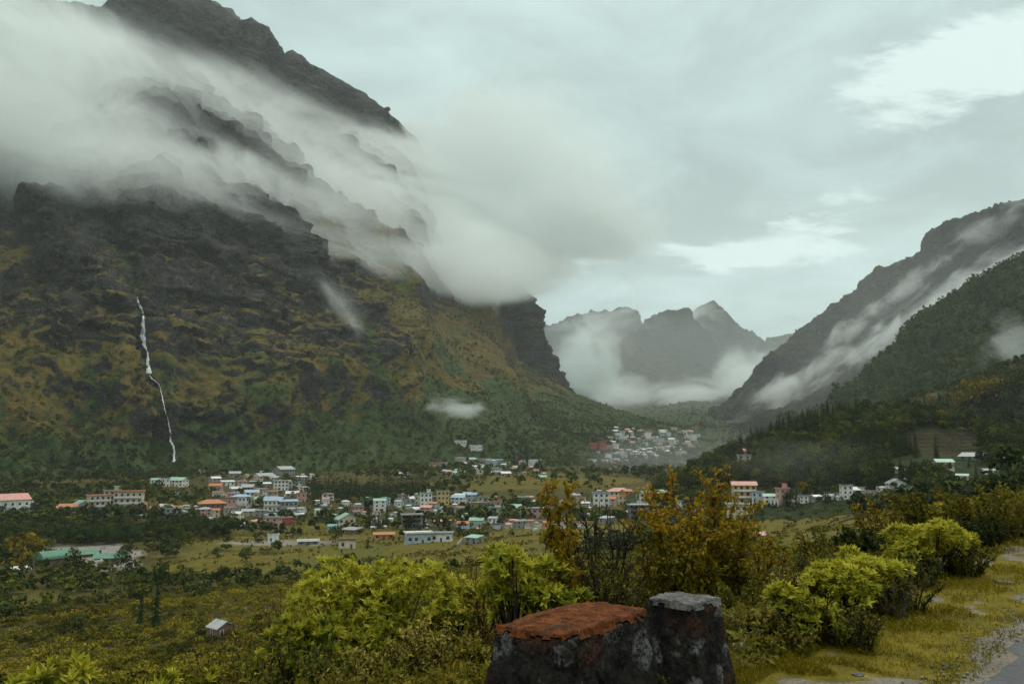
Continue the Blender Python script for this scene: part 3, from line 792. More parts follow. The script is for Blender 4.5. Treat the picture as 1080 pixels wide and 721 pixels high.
def twig_plant(name, label, loc, height, spread, stems, twigs, nleaf, leaf=.055, mat='orange', tint=(.5, .2), up=.8, cat='shrub', droop=.2, bark=None, leaf_from=.25, wid=.5, sr=.012, top_tint=0.0, lean=(0, 0), group=None, tl=.34, parts_name=('foliage', 'branches')):
    """stems that fork into twigs with leaves along them"""
    t = thing(name, label, cat, loc, 0, group)
    parts, segs = [], []
    for s_ in range(stems):
        a_ = rng.uniform(0, 2 * np.pi); k_ = math.sqrt(rng.uniform(.02, 1)) * spread
        h = height * rng.uniform(.72, 1.0) * (1 - .25 * (k_ / max(spread, .01)) ** 2)
        tip = np.array((math.cos(a_) * k_ + lean[0], math.sin(a_) * k_ + lean[1], h)); b0 = np.array((math.cos(a_) * k_ * .18, math.sin(a_) * k_ * .18, -.12))
        mid = (b0 + tip) / 2 + np.array((*(-tip[:2] * .18), 0)) + rng.normal(size=3) * .05 * height
        tt_ = np.linspace(0, 1, 12)[:, None]
        c_ = (1 - tt_) ** 2 * b0 + 2 * tt_ * (1 - tt_) * mid + tt_ ** 2 * tip + np.cumsum(rng.normal(size=(12, 3)), 0) * .006 * height
        parts.append(tube(c_, np.linspace(sr, sr * .25, 12), 5)); segs.append((c_, 1.0))
        for q_ in range(twigs):
            f = rng.uniform(.18, .97); p0 = np.array([np.interp(f * 11, np.arange(12), c_[:, j]) for j in range(3)])
            d = unit(np.array((rng.normal(), rng.normal(), up + rng.normal() * .3))); ln = height * tl * rng.uniform(.35, 1) * (1.1 - .6 * f)
            tw = p0 + d * np.linspace(0, 1, 6)[:, None] * ln + np.cumsum(rng.normal(size=(6, 3)), 0) * .02 * ln + np.array((0, 0, .12)) * np.linspace(0, 1, 6)[:, None] ** 2 * ln
            parts.append(tube(tw, np.linspace(sr * .4, sr * .14, 6), 4)); segs.append((tw, .75))
    V, F = join(parts); obj_np(parts_name[1], V, F, bark or BARK, t)
    ws = np.array([np.linalg.norm(c_[-1] - c_[0]) for c_, _ in segs]); ws /= ws.sum()
    idx = rng.choice(len(segs), nleaf, p=ws)
    O = np.zeros((nleaf, 3)); Dd = np.zeros((nleaf, 3))
    for i, j in enumerate(idx):
        c_ = segs[j][0]; n_ = len(c_); f = rng.uniform(leaf_from if segs[j][1] == 1 else .05, 1) * (n_ - 1); k_ = min(int(f), n_ - 2)
        O[i] = c_[k_] + (c_[k_ + 1] - c_[k_]) * (f - k_); Dd[i] = c_[k_ + 1] - c_[k_]
    D = unit(unit(Dd) * .5 + unit(rng.normal(size=O.shape)) * 1.0 + np.array((0, 0, .15 - droop)))
    Nn = unit(np.array((0, 0, 1.0)) + rng.normal(size=O.shape) * .45)
    L = leaf * rng.uniform(.6, 1.2, nleaf)
    V, F = leaves(O, D, Nn, L, L * wid, rng.uniform(.05, .3, nleaf), .2)
    zr = O[:, 2] / O[:, 2].max()
    obj_leaf(parts_name[0], V, F, LM[mat], np.clip(rng.normal(tint[0], tint[1], nleaf) + top_tint * (zr - .5), 0, 1), 5, t)
    return t

def crown_cloud(n, lobes, size, tint=(.45, .2)):
    """leaf clumps through the outer part of a lumpy crown: quads"""
    O, Nn, k_ = lobes_surface(n, lobes)
    D = perp(Nn + rng.normal(size=O.shape) * .5); Nq = unit(Nn + rng.normal(size=O.shape) * .55 + np.array((0, 0, .35)))
    S_ = np.cross(D, Nq)
    s_ = size * rng.uniform(.55, 1.25, n)[:, None]
    V = np.stack((O - D * s_ * .5, O - S_ * s_ * .42, O + D * s_ * .55 + Nq * s_ * .1, O + S_ * s_ * .42), 1).reshape(-1, 3)
    F = np.arange(n * 4).reshape(n, 4)
    return V, F, np.clip(rng.normal(tint[0], tint[1], n), 0, 1)
def round_lobes(w, h, k_=7, base=.02):
    L_ = [((0, 0, h * .58), (w * .36, w * .36, h * .38))]
    for i in range(k_):
        a_ = 2 * math.pi * i / k_ + rnd.uniform(-.4, .4); q_ = rnd.uniform(.2, .32) * w; z = h * rnd.uniform(base + .14, .80)
        rr = w * rnd.uniform(.17, .27)
        L_.append(((math.cos(a_) * q_, math.sin(a_) * q_, z), (rr, rr, rr * rnd.uniform(.7, 1.0) * h / w)))
    return L_
def conifer_arrays(h, w, tiers=11, per=9):
    """drooping sprays in whorls: triangles as quads"""
    Vs, ts = [], []
    for i in range(tiers):
        f = i / (tiers - 1); z = h * (.10 + .88 * f); rad = w / 2 * (1 - f) ** .85 * rnd.uniform(.8, 1.12) + .04 * w
        for j in range(per):
            a_ = 2 * math.pi * (j + rnd.random() * .8) / per + i; q_ = rad * rnd.uniform(.72, 1.15)
            o = np.array((0, 0, z + .05 * h)); e = np.array((math.cos(a_) * q_, math.sin(a_) * q_, z - .06 * h - .12 * q_)); s_ = np.array((-math.sin(a_), math.cos(a_), 0)) * q_ * .34
            m_ = o * .38 + e * .62 + np.array((0, 0, .015 * h))
            Vs += [o, m_ - s_, e, m_ + s_]; ts.append(min(1, max(0, rnd.gauss(.42, .2))))
    V = np.array(Vs); return V, np.arange(len(V)).reshape(-1, 4), np.array(ts)
def trunk_arrays(h, r0, top=.7):
    return tube(np.array([(0, 0, -.06 * h), (0, 0, h * .25), (h * .01, 0, h * top)]), (r0 * 1.3, r0, r0 * .35), 6)

def tree_proto(kind, h, w, mat, n=300, size=.9, tint=(.45, .2), trunk=True):
    """a tree with its trunk and crown as parts; returns its meshes for copies"""
    if kind == 'conifer': V, F, t_ = conifer_arrays(h, w)
    else: V, F, t_ = crown_cloud(n, round_lobes(w, h), size, tint)
    me = mesh_np('crown', V, F, LM[mat], attrs={'tint': np.repeat(t_, 4)})
    tv, tf = trunk_arrays(h, h * .016); mt = mesh_np('trunk', tv, tf, BARK)
    return dict(crown=me, trunk=mt, arr=(V, F, t_), h=h, w=w)
def plant_tree(pr, loc, scale, rz, name, label, cat, group):
    t = thing(name, label, cat, loc, rz, group); t.scale = scale
    link(bpy.data.objects.new('crown', pr['crown']), t); link(bpy.data.objects.new('trunk', pr['trunk']), t)
    return t
def scatter(name, protos, pos, scl, mat, label, cat, jitter=.12, zs=None, toff=None):
    """one mesh of very many plants nobody could count; protos are (V, F, tint)"""
    Vs, Fs, Ts, o = [], [], [], 0
    which = rng.integers(0, len(protos), len(pos)); rot = rng.uniform(0, 2 * np.pi, len(pos)); tj = rng.normal(size=len(pos)) * jitter
    if toff is not None: tj = tj + toff
    for k_, (V, F, t_) in enumerate(protos):
        ii = np.nonzero(which == k_)[0]
        if not len(ii): continue
        c, s_ = np.cos(rot[ii])[:, None], np.sin(rot[ii])[:, None]
        sx = scl[ii][:, None]; sz = sx * (rng.uniform(.8, 1.2, len(ii))[:, None] if zs is None else zs[ii][:, None])
        X_ = (V[None, :, 0] * c - V[None, :, 1] * s_) * sx + pos[ii, 0:1]; Y_ = (V[None, :, 0] * s_ + V[None, :, 1] * c) * sx + pos[ii, 1:2]; Z_ = V[None, :, 2] * sz + pos[ii, 2:3]
        Vs.append(np.stack((X_, Y_, Z_), -1).reshape(-1, 3))
        Fs.append((F[None] + (np.arange(len(ii)) * len(V))[:, None, None]).reshape(-1, F.shape[1]) + o)
        Ts.append(np.clip(np.repeat(t_, 4)[None] + tj[ii][:, None], 0, 1).ravel())
        o += len(ii) * len(V)
    ob = obj_np(name, np.vstack(Vs), np.vstack(Fs), mat, attrs={'tint': np.concatenate(Ts)})
    return tag(ob, label, cat, kind='stuff')
# ------------------------------------------------------------------ woods, scrub and single trees
SCRUB = [crown_cloud(120, round_lobes(1.0, .62, 6, .0), .13, (.45, .2)) for _ in range(5)]
SCRUB_S = [crown_cloud(34, round_lobes(1.0, .8, 4, .0), .30, (.45, .2)) for _ in range(5)]
CONI = [tree_proto('conifer', 1.0, w_, 'dark') for w_ in (.34, .42, .30)]
BROAD = [tree_proto('broad', 1.0, w_, 'wood', 330, .105, (t_, .17)) for w_, t_ in ((.75, .25), (.9, .42), (.66, .60), (.8, .78))]
GOLD = [tree_proto('broad', 1.0, w_, 'gold', 330, .105) for w_ in (.8, .95)]
SMALLT = [crown_cloud(44, round_lobes(.85, 1.0, 4, .1), .30, (.45, .2)) for _ in range(4)]
SMALLC = [conifer_arrays(1.0, .36, 6, 6) for _ in range(3)]

# scrub all down the near slope
def polar_pts(n, r0, r1, a0, a1, power=1.0):
    a_ = rng.uniform(R(a0), R(a1), n); r_ = r0 * (r1 / r0) ** (rng.uniform(0, 1, n) ** power)
    return np.stack((np.sin(a_) * r_, np.cos(a_) * r_), -1)
def open_ground(XY):
    """0 in fields, yards and on the verge, 1 where scrub may grow"""
    r_ = np.hypot(XY[:, 0], XY[:, 1]); a_ = np.arctan2(XY[:, 0], XY[:, 1])
    ia = np.clip(np.searchsorted(az, a_), 0, len(az) - 1); ir = np.clip(np.searchsorted(rr_, r_), 0, len(rr_) - 1)
    return 1 - np.clip(field[ir, ia] + gravel[ir, ia], 0, 1)
XY = polar_pts(26000, 17, 300, -44, 40, .72)
s_ = s_of(XY[:, 0], XY[:, 1]); r_ = np.hypot(XY[:, 0], XY[:, 1])
dens = fbm(np.stack((XY[:, 0], XY[:, 1], 0 * r_), -1) / 34, 3, .5, 201)
keep = (s_ > 2.0) & (rng.uniform(size=len(XY)) < (.10 + .90 * open_ground(XY)) * sstep(dens, .14, .38))
XY, r_, s_ = XY[keep], r_[keep], s_[keep]
azs = np.arctan2(XY[:, 0], XY[:, 1])
size = rng.uniform(.45, 1.0, len(XY)) * np.where((azs > R(-1)) & (r_ < 75), .45, 1.0) * np.interp(r_, [17, 40, 100, 300], [.9, 1.5, 2.3, 3.4]) * np.interp(s_, [2, 25], [.55, 1.0]) * (1 + .6 * (rng.uniform(size=len(XY)) > .9))
pos = np.stack((XY[:, 0], XY[:, 1], gxyz(XY[:, 0], XY[:, 1]) - .06 * size), -1)
patch = fbm(pos / 45, 3, .5, 211) - .5
near = r_ < 70
SCRUB_D = [crown_cloud(420, round_lobes(1.0, .62, 7, .0), .06, (.45, .22)) for _ in range(5)]
scatter('hillside_scrub', SCRUB_D, pos[near], size[near], LM['scrub'], 'olive brown scrub covering the slope below the road', 'scrub', .22, toff=patch[near] * 1.3 + .06)
scatter('hillside_scrub', SCRUB, pos[~near], size[~near], LM['scrub'], 'rough olive scrub covering the lower slope towards the valley floor', 'scrub', .24, toff=patch[~near] * 1.5 + .06)

# hedges, bushes and small trees over the valley floor
XY = polar_pts(30000, 260, 1250, -40, 38, 1.0)
r_ = np.hypot(XY[:, 0], XY[:, 1])
p3 = np.stack((XY[:, 0], XY[:, 1], 0 * r_), -1)
dens = fbm(p3 / 70, 4, .55, 221)
op = open_ground(XY)
tzq = (g_base(XY[:, 0], XY[:, 1]) / 2.2 + (fbm(p3 / 120, 3, .5, 107) - .5) * 1.5) % 1           # along the terrace edges
keep = rng.uniform(size=len(XY)) < np.where(op > .5, sstep(dens, .36, .56) * .8 + .08, .08 + .62 * sstep(np.abs(tzq - .85), .18, .06)) 
XY, r_, dens, op = XY[keep], r_[keep], dens[keep], op[keep]
ua, va = to_uv(np.stack((XY[:, 0], XY[:, 1], g_base(XY[:, 0], XY[:, 1])), -1))
keep = ~((ua > 560) & (va > 500) & (rng.uniform(size=len(ua)) < .72)) & ~((ua > 205) & (ua < 620) & (va > 497) & (va < 556) & (op > .5) & (rng.uniform(size=len(ua)) < .5))
XY, r_, dens, op = XY[keep], r_[keep], dens[keep], op[keep]
extra = polar_pts(3600, 520, 1150, -36, 12); exr = np.hypot(extra[:, 0], extra[:, 1]); exd = fbm(np.stack((extra[:, 0], extra[:, 1], 0 * exr), -1) / 55, 3, .5, 227); exu, exv = to_uv(np.stack((extra[:, 0], extra[:, 1], g_base(extra[:, 0], extra[:, 1])), -1)); ke = (exd > .45) & ~((exu > 205) & (exu < 620) & (exv > 497) & (exv < 556) & (rng.uniform(size=len(exu)) < .6))
XY = np.vstack((XY, extra[ke])); r_ = np.concatenate((r_, exr[ke])); dens = np.concatenate((dens, exd[ke])); op = np.concatenate((op, np.ones(ke.sum())))
h_ = np.where(op > .5, rng.uniform(2.0, 5.5, len(XY)) * (1 + sstep(dens, .5, .62)), rng.uniform(.7, 1.9, len(XY)))
pos = np.stack((XY[:, 0], XY[:, 1], gxyz(XY[:, 0], XY[:, 1]) - .2), -1)
patch = fbm(pos / 80, 3, .5, 231) - .5
scatter('valley_scrub', SMALLT, pos, h_, LM['wood'], 'bushes and hedges scattered over the valley floor', 'scrub', .24, zs=rng.uniform(.7, 1.1, len(h_)), toff=patch * 1.2 + .08)

XY = polar_pts(16000, 270, 640, -24, 26); p3 = np.stack((XY[:, 0], XY[:, 1], 0 * XY[:, 0]), -1)
tzq = (g_base(XY[:, 0], XY[:, 1]) / 2.2 + (fbm(p3 / 120, 3, .5, 107) - .5) * 1.5) % 1
ke = (open_ground(XY) < .5) & (np.abs(tzq - .86) < .12) & (rng.uniform(size=len(XY)) < sstep(fbm(p3 / 25, 3, .5, 229), .35, .55))
XY = XY[ke]; pos = np.stack((XY[:, 0], XY[:, 1], gxyz(XY[:, 0], XY[:, 1]) - .15), -1)
scatter('field_hedge', SCRUB_S, pos, rng.uniform(.8, 2.0, len(pos)), LM['scrub'], 'low hedges and tussocks along the terrace edges of the fields', 'hedges', .2)

# belt of dark trees along the river, left
def belt(line, n, wid, r_jit=0):
    pts_ = []
    for _ in range(n):
        f = rng.uniform(0, len(line) - 1.001); i = int(f); a_, b2 = np.array(line[i]), np.array(line[i + 1])
        u, v = a_ + (b2 - a_) * (f - i) + rng.normal(size=2) * np.array(wid)
        p_ = land(u, v)
        if p_ is not None: pts_.append(p_)
    return np.array([tuple(p_) for p_ in pts_])
pb = belt([(-60, 568), (40, 569), (110, 569), (180, 566), (240, 560)], 620, (6, 3.0))
scatter('river_wood', [BROAD[i]['arr'] for i in range(4)], pb, rng.uniform(5, 9.5, len(pb)), LM['wood'], 'dense dark belt of trees along the river on the left', 'wood', .12, toff=-.12 * np.ones(len(pb)))
pb = belt([(320, 521), (350, 522), (380, 524), (410, 526), (440, 520)], 320, (8, 3.5))
scatter('pine_stand', SMALLC, pb, rng.uniform(9, 17, len(pb)), LM['dark'], 'stand of dark conifers behind the middle of the town', 'wood', .12)

# trees over the foot of the big wall
sel = np.nonzero((veg1.ravel() + (fbm(M1.reshape(-1, 3) / 40, 2, .5, 241) - .5) * .9 > .62) & (M1[..., 2].ravel() < 330) & (Vq.ravel() > -1e9))[0] if False else None
Um, Vm = to_uv(M1)
cand = np.nonzero(((veg1 + (fbm(M1 / 45, 2, .5, 241) - .5) * 1.1) > .60).ravel() & (Um.ravel() > -60) & (Um.ravel() < 740) & (Vm.ravel() > 300) & (Vm.ravel() < 520))[0]
cand = rng.choice(cand, min(9000, len(cand)), replace=False)
pm = M1.reshape(-1, 3)[cand] - np.array((0, 0, .8)); vm = Vm.ravel()[cand]
keep = rng.uniform(size=len(pm)) < sstep(vm, 370, 470) * .88 + .05
pm = pm[keep]; hm = rng.uniform(3.5, 8.5, len(pm)) * np.interp(vm[keep], [385, 490], [.6, 1.1])
toff = np.interp(fbm(pm / 90, 3, .5, 251), [.3, .7], [-.25, .3])
scatter('mountain_foot_wood', SMALLT, pm, hm, LM['wood'], 'dark trees and bushes over the foot of the main mountain', 'wood', .15, toff=toff)

ok = np.nonzero(((fbm(M1 / 70, 3, .55, 245) > .52) & (up_normals(M1)[..., 2] > .5)).ravel() & (Um.ravel() > -60) & (Um.ravel() < 600) & (Vm.ravel() > 215) & (Vm.ravel() < 470))[0]
ok = rng.choice(ok, min(5200, len(ok)), replace=False); pm = M1.reshape(-1, 3)[ok] - np.array((0, 0, .4))
scatter('ledge_scrub', SCRUB_S, pm, rng.uniform(3, 8, len(pm)), LM['wood'], 'low bushes growing along the ledges of the main mountain', 'scrub', .18, toff=.02)

# forest on the right hand slopes and the valley head
def on_patch(Pp, n, ulim, vlim, hr, name, label, protos, mat='wood', cond=None, j=.15, toff=0.0):
    Up, Vp = to_uv(Pp); ok = (Up > ulim[0]) & (Up < ulim[1]) & (Vp > vlim[0]) & (Vp < vlim[1])
    if cond is not None: ok &= cond
    c_ = np.nonzero(ok.ravel())[0]; c_ = rng.choice(c_, min(n, len(c_)), replace=False)
    p_ = Pp.reshape(-1, 3)[c_] + rng.normal(size=(len(c_), 3)) * np.array((.8, .8, 0)) - np.array((0, 0, .5))
    return scatter(name, protos, p_, rng.uniform(*hr, len(p_)), LM[mat], label, 'wood', j, toff=np.interp(fbm(p_ / 60, 3, .5, 261), [.3, .7], [-.2, .25]) + toff)
on_patch(PF, 8500, (780, 1110), (255, 470), (4.5, 9), 'shoulder_wood', 'forest over the shoulder below the long grey ridge', SMALLT + [c_[0:3] for c_ in [conifer_arrays(1.0, .5, 5, 6)]], toff=-.05)
on_patch(PV, 1800, (680, 860), (425, 500), (8, 15), 'valley_wood', 'dim forest on the valley floor towards the far mountains', SMALLT, toff=-.1)
on_patch(PR, 2600, (850, 1100), (360, 520), (4, 9), 'hillside_wood', 'bushes and trees covering the right hand hillside', SMALLT)

# the wooded hill: the trees that show largest are things, the rest one wood
Uh, Vh = to_uv(PH)
okh = (Uh > 690) & (Uh < 1095) & (H8veg > .55) & (Vh < 535)
okh &= ~((Vh > 513) & (Uh > 755) & (Uh < 965))
okh &= ~((Uh > 768) & (Uh < 802) & (Vh > 470) & (Vh < 500) & (np.hypot(PH[..., 0], PH[..., 1]) < 600))
okh &= ~((Uh > 940) & (Vh > 482) & (fbm(PH / 30, 2, .5, 271) < .55))
okh &= ~((Uh > 1000) & (fbm(PH / 30, 2, .5, 271) < .56))
c_ = np.nonzero(okh.ravel())[0]; c_ = rng.choice(c_, 1500, replace=False)
ph = PH.reshape(-1, 3)[c_]; rh = np.hypot(ph[:, 0], ph[:, 1])
order = np.argsort(rh); uh = Uh.ravel()[c_]
nn_ = fbm(ph / 45, 3, .5, 281)
nc = nb = 0; rest_b, rest_c = [], []
for i in order:
    con = nn_[i] + rng.normal() * .06 > .53 and uh[i] > 780
    hgt_ = rng.uniform(8, 13) * (1.15 if con else .95)
    if con and nc < 110:
        nc += 1
        plant_tree(CONI[nc % 3], ph[i] - np.array((0, 0, .4)), (hgt_,) * 3, rng.uniform(0, 6.3), 'conifer', 'dark pointed conifer standing in the wood on the low hill', 'conifer', 'conifers in the wood on the low hill')
    elif not con and nb < 150:
        nb += 1
        plant_tree(BROAD[nb % 4], ph[i] - np.array((0, 0, .4)), (hgt_,) * 3, rng.uniform(0, 6.3), 'broadleaf_tree', 'dark green round crowned tree in the wood on the low hill', 'tree', 'round crowned trees in the wood on the low hill')
    else: (rest_c if con else rest_b).append((*ph[i], hgt_))
rb, rc = np.array(rest_b), np.array(rest_c)
scatter('hill_wood', [b_['arr'] for b_ in BROAD], rb[:, :3] - np.array((0, 0, .4)), rb[:, 3], LM['wood'], 'close dark broadleaf wood over the top of the low hill', 'wood', .22)
scatter('hill_wood', [b_['arr'] for b_ in CONI], rc[:, :3] - np.array((0, 0, .4)), rc[:, 3], LM['dark'], 'conifers massed over the top of the low hill', 'wood', .16)

on_patch(PH, 900, (700, 1090), (505, 560), (1.2, 3.5), 'hill_foot_scrub', 'bushes round the houses at the foot of the low hill', SCRUB_S)
# single trees that can be told apart
def single(pr, u, v, hpx, name, label, cat, group=None, bvs=None, wk=1.0):
    p_ = land(u, v, bvs)
    if p_ is None: return
    d = math.hypot(p_.x, p_.y); h_ = hpx * d / FPX
    return plant_tree(pr, p_ - Vector((0, 0, .02 * h_)), (h_ * wk, h_ * wk, h_), rng.uniform(0, 6.3), name, label, cat, group)
C, B, GD = CONI, BROAD, GOLD
single(C[0], 148, 662, 36, 'conifer', 'slim dark conifer left of its taller twin on the lower left slope', 'conifer', wk=.9)
single(C[2], 164, 664, 48, 'conifer', 'taller of two slim dark conifers on the lower left slope', 'conifer', wk=.8)
single(B[1], 169, 622, 30, 'broadleaf_tree', 'dark conical tree above the two slim conifers', 'tree', wk=.75)
single(B[3], 126, 634, 26, 'broadleaf_tree', 'round dark tree left of the dark conical tree', 'tree')
single(B[0], 270, 664, 16, 'bush', 'small dark bush right of the grey hut', 'bush')
single(B[2], 82, 672, 22, 'bush', 'dark rounded bush on the lower left slope below the pair of conifers', 'bush', wk=1.3)
single(GD[0], 22, 606, 40, 'broadleaf_tree', 'broad olive tree at the left edge before the green sheds', 'tree', wk=1.2)
single(B[3], 47, 592, 24, 'broadleaf_tree', 'dark green tree behind the barrel roofed shed', 'tree')
single(B[1], 76, 602, 22, 'broadleaf_tree', 'olive tree between the two green sheds', 'tree')
single(B[0], 272, 572, 10, 'bush', 'round dark bush beside the small white shed in the field', 'bush', wk=1.5)
single(B[1], 354, 572, 18, 'broadleaf_tree', 'dark bushy tree before the mint gabled house', 'tree', wk=1.1)
for i, (u, v, h_) in enumerate(((389, 556, 22), (399, 557, 16), (408, 556, 24), (421, 556, 20), (447, 552, 13), (388, 578, 14))):
    single(C[i % 3], u, v, h_, 'conifer', ['slender dark conifer right of the mint gabled house', 'short dark conifer between two slender ones by the mint gabled house', 'dark conifer before the white house with mint roof', 'tall narrow conifer left of the grey concrete frame', 'small conifer right of the grey concrete frame', 'slim conifer standing in the field before the orange shed'][i], 'conifer')
for i, (u, v, h_, k_) in enumerate(((1027, 430, 30, 1.1), (1046, 424, 26, 1.2), (1010, 432, 20, 1.0), (983, 430, 16, 1.1))):
    single(GD[i % 2], u, v, h_, 'autumn_tree', ['large golden tree on the right hillside', 'golden tree right of the largest golden tree on the hillside', 'smaller golden tree left of the largest golden tree on the hillside', 'low golden tree at the edge of the wood on the hill top'][i], 'tree', bvs=(BV_R, BV_H), wk=k_)
for i, (u, v, h_) in enumerate(((1058, 436, 34), (1066, 440, 28), (1073, 428, 36), (1000, 442, 22), (992, 440, 26), (976, 438, 22))):
    single(C[i % 3], u, v, h_, 'conifer', ['tall dark conifer right of the golden trees on the hillside', 'shorter dark conifer beside the tall one on the right hillside', 'dark conifer against the right edge of the hillside', 'small conifer at the right end of the wooded hill', 'middle one of three conifers at the right end of the wooded hill', 'left one of three conifers at the right end of the wooded hill'][i], 'conifer', bvs=(BV_R, BV_H))
# trees about the fields and the town
spots = []
for i in range(260):
    if len(spots) >= 120: break
    zone = rnd.choice([(0, 60, 532, 560), (150, 330, 515, 562), (330, 620, 508, 562), (620, 760, 520, 560), (800, 960, 508, 535), (900, 1080, 470, 525), (90, 260, 575, 620)])
    u, v = rnd.uniform(*zone[:2]), rnd.uniform(*zone[2:])
    p_ = land(u, v)
    if p_ is None or math.hypot(p_.x, p_.y) > 1300: continue
    spots.append((u, v, p_))
for i, (u, v, p_) in enumerate(spots):
    con = rnd.random() < .3; h_ = rnd.uniform(5, 11)
    pr = (CONI if con else (GOLD if rnd.random() < .12 else BROAD))[i % 2]
    side = 'left' if u < 330 else ('middle' if u < 620 else 'right')
    lab = {'left': 'the left part of the town', 'middle': 'the middle of the town', 'right': 'the houses right of the autumn sapling'}[side]
    plant_tree(pr, p_ - Vector((0, 0, .3)), (h_ * (1 if con else 1.1),) * 2 + (h_,), rnd.uniform(0, 6.3), 'conifer' if con else 'broadleaf_tree', ('dark conifer among the fields and houses of ' if con else 'dark leafy tree among the fields and houses of ') + lab, 'conifer' if con else 'tree', ('conifers about ' if con else 'trees about ') + lab)
# ------------------------------------------------------------------ houses
def paint(name, col, rough=.75, dirt=.35):
    m, nt, b_ = material(name, rough, .2)
    p = position(nt)
    n = tex_noise(nt, p, .55, 5, .65); px, py, pz_ = xyz(nt, p); n2 = tex_noise(nt, vec(nt, px * 2.2, py * 2.2, pz_ * .22), 1.0, 4, .65)
    dk = tuple(c * (1 - dirt) for c in col)
    nt.links.new(mixc(nt, (n * .5 + n2 * .5).ss(.36, .60), dk, col), b_.inputs['Base Color'])
    return m
WALL = dict(white=paint('white_wall', (.74, .73, .70)), cream=paint('cream_wall', (.64, .56, .42)), pink=paint('pink_wall', (.50, .30, .27)), blue=paint('pale_blue_wall', (.42, .50, .56)),
            grey=paint('concrete_wall', (.27, .265, .25)), yellow=paint('yellow_wall', (.58, .43, .17)), orange=paint('orange_wall', (.55, .27, .10)), red=paint('red_wall', (.36, .085, .075)),
            brown=paint('brown_wall', (.20, .13, .085)), mint=paint('mint_wall', (.38, .52, .42)), beige=paint('beige_wall', (.44, .38, .29)))
ROOF = dict(mint=paint('mint_roof', (.25, .40, .32), .5), rust=paint('rust_roof', (.40, .16, .075), .6), pink=paint('pink_roof', (.50, .26, .22), .6), blue=paint('blue_roof', (.25, .36, .46), .5),
            green=paint('green_roof', (.085, .20, .14), .5), grey=paint('grey_roof', (.30, .31, .31), .5), white=paint('white_roof', (.58, .59, .58), .5), brown=paint('brown_roof', (.17, .115, .085), .7), teal=paint('teal_roof', (.12, .34, .30), .5), red=paint('red_roof', (.40, .10, .06), .6))
PANE, nt, b_ = material('window_pane', .15, .5); b_.inputs['Base Color'].default_value = (.018, .022, .025, 1)
FRAME = paint('window_frame', (.42, .40, .37)); DOOR = paint('door_wood', (.13, .075, .045)); CONC = paint('bare_concrete', (.24, .235, .22))

def bx(x0, x1, y0, y1, z0, z1):
    V = np.array(box_v(x0, x1, y0, y1, z0, z1), float)
    F = np.array(((3, 2, 1, 0), (4, 5, 6, 7), (0, 1, 5, 4), (1, 2, 6, 5), (2, 3, 7, 6), (3, 0, 4, 7)))
    return V, F
_wcache = {}
def window_mesh(w_, h_):
    key = (round(w_, 1), round(h_, 1))
    if key not in _wcache:
        w_, h_ = key; t_ = .10
        fr = join([bx(-w_ / 2 - t_, -w_ / 2, -.09, .04, -t_, h_ + t_), bx(w_ / 2, w_ / 2 + t_, -.09, .04, -t_, h_ + t_), bx(-w_ / 2, w_ / 2, -.09, .04, -t_, 0), bx(-w_ / 2, w_ / 2, -.09, .04, h_, h_ + t_)])
        pn = bx(-w_ / 2, w_ / 2, -.03, .05, 0, h_)
        V, F = join([fr, pn]); fm = [0] * len(fr[1]) + [1] * 6
        _wcache[key] = mesh_np('window', V, F, [FRAME, PANE], fmat=fm)
    return _wcache[key]
def roof_arrays(kind, w_, d, h, ov, rise):
    x, y = w_ / 2 + ov, d / 2 + ov; t_ = .18
    if kind == 'flat':
        return join([bx(-x, x, -y, y, h + .003, h + .28), bx(-x * .96, -x * .96 + .25, -y * .96, y * .96, h + .28, h + .75), bx(x * .96 - .25, x * .96, -y * .96, y * .96, h + .28, h + .75), bx(-x * .96 + .25, x * .96 - .25, -y * .96, -y * .96 + .22, h + .28, h + .75)])
    if kind == 'gable':      # ridge along x
        e = -ov * rise / (d / 2)
        V = [(-x, -y, h + e), (x, -y, h + e), (x, 0, h + rise), (-x, 0, h + rise), (x, y, h + e), (-x, y, h + e)]
    elif kind == 'gable_front':
        e = -ov * rise / (w_ / 2)
        V = [(-x, y, h + e), (-x, -y, h + e), (0, -y, h + rise), (0, y, h + rise), (x, -y, h + e), (x, y, h + e)]
    elif kind == 'hip':
        k_ = min(x, y) * .75
        V = [(-x, -y, h), (x, -y, h), (x, y, h), (-x, y, h), (-(x - k_), 0, h + rise), (x - k_, 0, h + rise)]
        V2 = V + [(a_, b2, c - t_) for a_, b2, c in V[:4]]
        F = [(0, 1, 5, 4), (2, 3, 4, 5), (1, 2, 5, 5), (3, 0, 4, 4), (6, 7, 1, 0), (7, 8, 2, 1), (8, 9, 3, 2), (9, 6, 0, 3), (9, 8, 7, 6)]
        return np.array(V2, float), [list(dict.fromkeys(f)) for f in F]
    elif kind == 'shed':
        V = [(-x, -y, h + .1), (x, -y, h + .1), (x, y, h + .1 + rise), (-x, y, h + .1 + rise)]
        V = V + [(a_, b2, c - t_) for a_, b2, c in V]
        return np.array(V, float), np.array(((0, 1, 2, 3), (7, 6, 5, 4), (4, 5, 1, 0), (5, 6, 2, 1), (6, 7, 3, 2), (7, 4, 0, 3)))
    elif kind == 'barrel':
        th = np.linspace(0, np.pi, 11); V = []
        for xx in (-x, x):
            V += [(xx, -math.cos(a_) * y, h + math.sin(a_) * rise) for a_ in th]
        F = [(i, i + 11, i + 12, i + 1) for i in range(10)] + [tuple(range(11)), tuple(range(21, 10, -1))]
        return np.array(V, float), F
    V = V + [(a_, b2, c - t_) for a_, b2, c in V]
    return np.array(V, float), np.array(((0, 1, 2, 3), (3, 2, 4, 5), (9, 8, 7, 6), (11, 10, 8, 9), (6, 7, 1, 0), (7, 8, 2, 1), (8, 10, 4, 2), (10, 11, 5, 4), (11, 9, 3, 5), (9, 6, 0, 3)))
